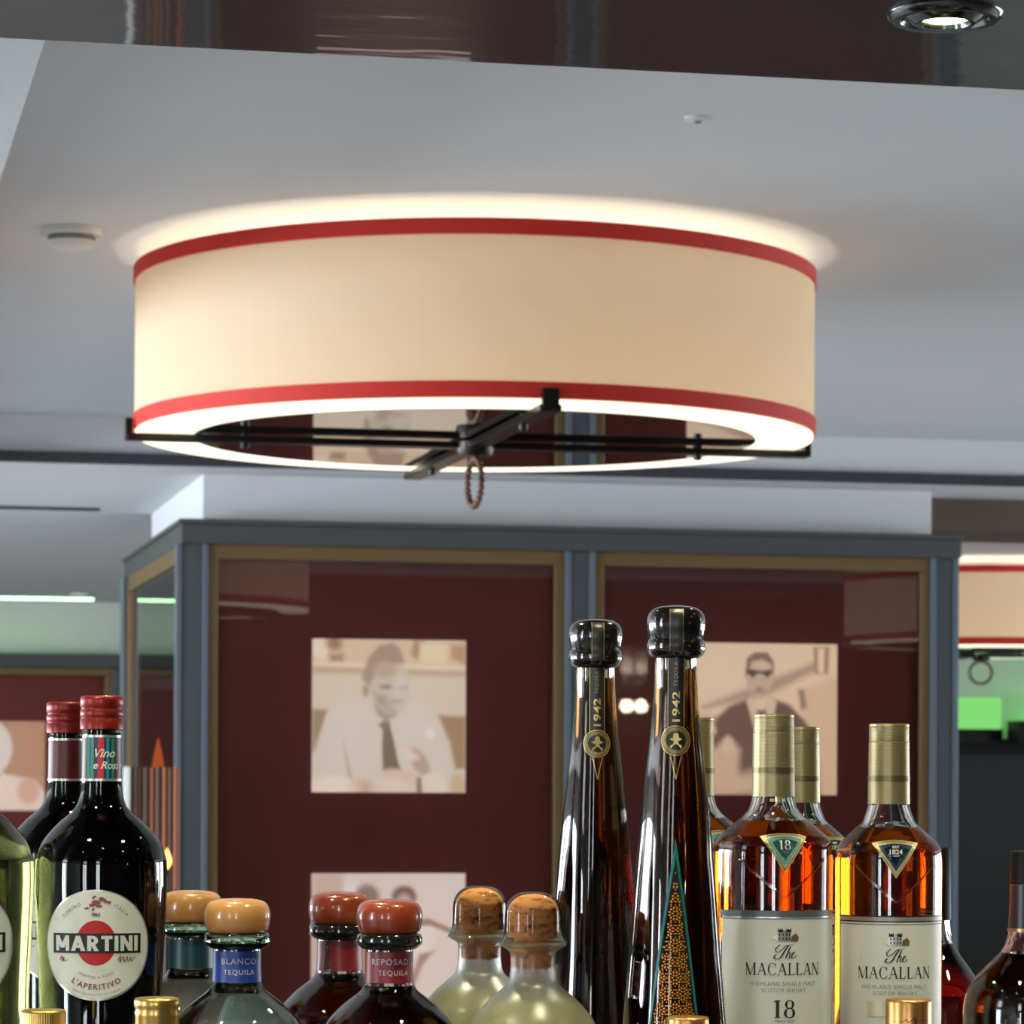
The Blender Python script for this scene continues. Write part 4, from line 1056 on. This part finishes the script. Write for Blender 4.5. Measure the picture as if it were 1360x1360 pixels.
# --- bottles at the right edge
q = Prof(2.2)
o = bottle_at('brandy_bottle', 'dark brandy bottle with navy sleeve cut off by the right edge', 1368, 2.2)
prof = [(q.r(80), 0), (q.r(88), .006)]+q.pts([(89, 1400), (88.5, 1310), (86, 1280), (77, 1292-4), (64, 1275), (55, 1268), (44, 1260), (36, 1250), (31, 1238), (28, 1226), (26, 1200), (25, 1165)])
prof = [(q.r(80), 0), (q.r(88), .006)]+q.pts([(89, 1430), (89, 1360), (88.5, 1335), (85, 1316), (76, 1299), (56, 1278), (43, 1265), (35, 1254), (30, 1240), (28, 1226), (26, 1200), (25, 1165)])
inner = shell(o, prof, .003, 'clear'); fill(o, inner, q.z(1264), 'brandy')
MB().lathe([(0, q.z(1171)), (q.r(27), q.z(1171)), (q.r(27), q.z(1132)), (q.r(25), q.z(1127)), (0, q.z(1126))], 48).build('cap', 'blackframe', o)
MB().lathe([(q.r(25), q.z(1229)), (q.r(29), q.z(1229)), (q.r(27.6), q.z(1200)), (q.r(27.3), q.z(1171.5)), (q.r(25), q.z(1171.5))], 48).build('sleeve', 'sleeve', o)
MB().lathe([(q.r(28.2), q.z(1234)), (q.r(30), q.z(1234)), (q.r(29.6), q.z(1229.3)), (q.r(28), q.z(1229.3))], 48).build('collar', 'copperring', o)
q = Prof(2.4)
o = bottle_at('liqueur_bottle', 'dark red liqueur bottle behind the navy emblem whisky bottle', 1238, 2.4)
prof = [(q.r(66), 0), (q.r(74), .006)]+q.pts([(74, 1400), (72, 1330), (66, 1308), (53, 1287), (38, 1266), (29, 1250), (25, 1235), (23, 1218), (21, 1190)])
inner = shell(o, prof, .003, 'clear'); fill(o, inner, q.z(1251), 'redliquid')
MB().lathe([(0, q.z(1219)), (q.r(25), q.z(1219)), (q.r(24), q.z(1126)), (q.r(21), q.z(1122)), (0, q.z(1122))], 48).build('cap', 'blackframe', o)

# --- short gold caps in front, on the lower shelf
def miniature(label, cx, top, Y, capm, half=30, ridged=False, script=False, rim=False):
    q = Prof(Y, ZLOW)
    o = bottle_at('gold_capped_bottle', label, cx, Y, base=ZLOW, group='bottles on the lower shelf')
    prof = [(.030, 0), (.034, .005), (.035, .03), (.035, .15), (.033, .175), (.022, .20), (q.r(half)-.002, .225), (q.r(half)-.002, q.z(top+60)), (q.r(half)-.0025, q.z(top+8))]
    inner = shell(o, prof, .0022, 'clear'); fill(o, inner, .2, 'whisky')
    r = q.r(half); zt = q.z(top); zb = q.z(top+62); mb = MB()
    if rim: pr = [(0, zb), (r*.97, zb), (r*.97, q.z(top+24)), (r*1.0, q.z(top+20)), (r*.95, q.z(top+16)), (r*1.01, q.z(top+12)), (r*1.01, q.z(top+4)), (r*.96, q.z(top+1)), (r*.85, zt), (0, zt)]
    else: pr = [(0, zb), (r, zb), (r, q.z(top+4)), (r*.97, q.z(top+1.2)), (r*.9, zt), (0, zt)]
    R = (lambda a, rr, z: rr*(1+(.012 if ridged and rr > r*.98 else 0)*math.cos(60*a))) if ridged else None
    mb.lathe(pr, 240 if ridged else 72, R=R); cp = mb.build('cap', capm, o, angle=50)
    if script:
        L = Label(lambda z: r, ['ink']); e = q.r(1); zz = q.z(top+28)
        L.art(ribbon([(-24*e, zz-1*e), (-10*e, zz), (-6*e, zz+3*e), (-4*e, zz-1*e), (0, zz+1*e), (6*e, zz+5*e), (5*e, zz-3*e), (9*e, zz+1*e), (26*e, zz+1*e)], 1.2*e), 'ink', 0); L.build('signature', cp)
    return o
miniature('bottle with ridged gold cap before the pale vermouth bottle', 58, 1344, 2.0, 'capgold', 30, ridged=True)
miniature('bottle with grooved gold cap between the dark vermouth and blue labelled bottles', 209, 1327, 2.0, 'capgold', 30, rim=True)
miniature('bottle with copper gold cap before the mosaic label', 914, 1349, 1.985, 'copperscap', 28)
miniature('bottle with signed copper gold cap before the navy emblem whisky bottle', 1207, 1324, 2.0, 'copperscap', 30.5, script=True)

# ------------------------------------------------------------------ camera and view
cam = bpy.data.cameras.new('camera'); co = bpy.data.objects.new('camera', cam); C.objects.link(co); SC.camera = co
co.matrix_world = Matrix.Rotation(PI/2, 4, 'X') @ Matrix.Rotation(ROLL, 4, 'Z')
cam.sensor_width = 36; cam.lens = F/1360*36; cam.shift_y = (HY-680)/1360; cam.clip_start = .05; cam.clip_end = 60
cam.dof.use_dof = True; cam.dof.focus_distance = 2.18; cam.dof.aperture_fstop = cam.lens/1000/.0036
SC.view_settings.view_transform = 'Standard'; SC.view_settings.look = 'None'; SC.view_settings.gamma = 1; SC.view_settings.exposure = -0.08
SC.view_settings.use_curve_mapping = False
cy = SC.cycles
cy.use_denoising = True; cy.max_bounces = 16; cy.transmission_bounces = 14; cy.glossy_bounces = 6; cy.diffuse_bounces = 5; cy.transparent_max_bounces = 16
cy.sample_clamp_indirect = 6; cy.blur_glossy = .6; cy.use_light_tree = True
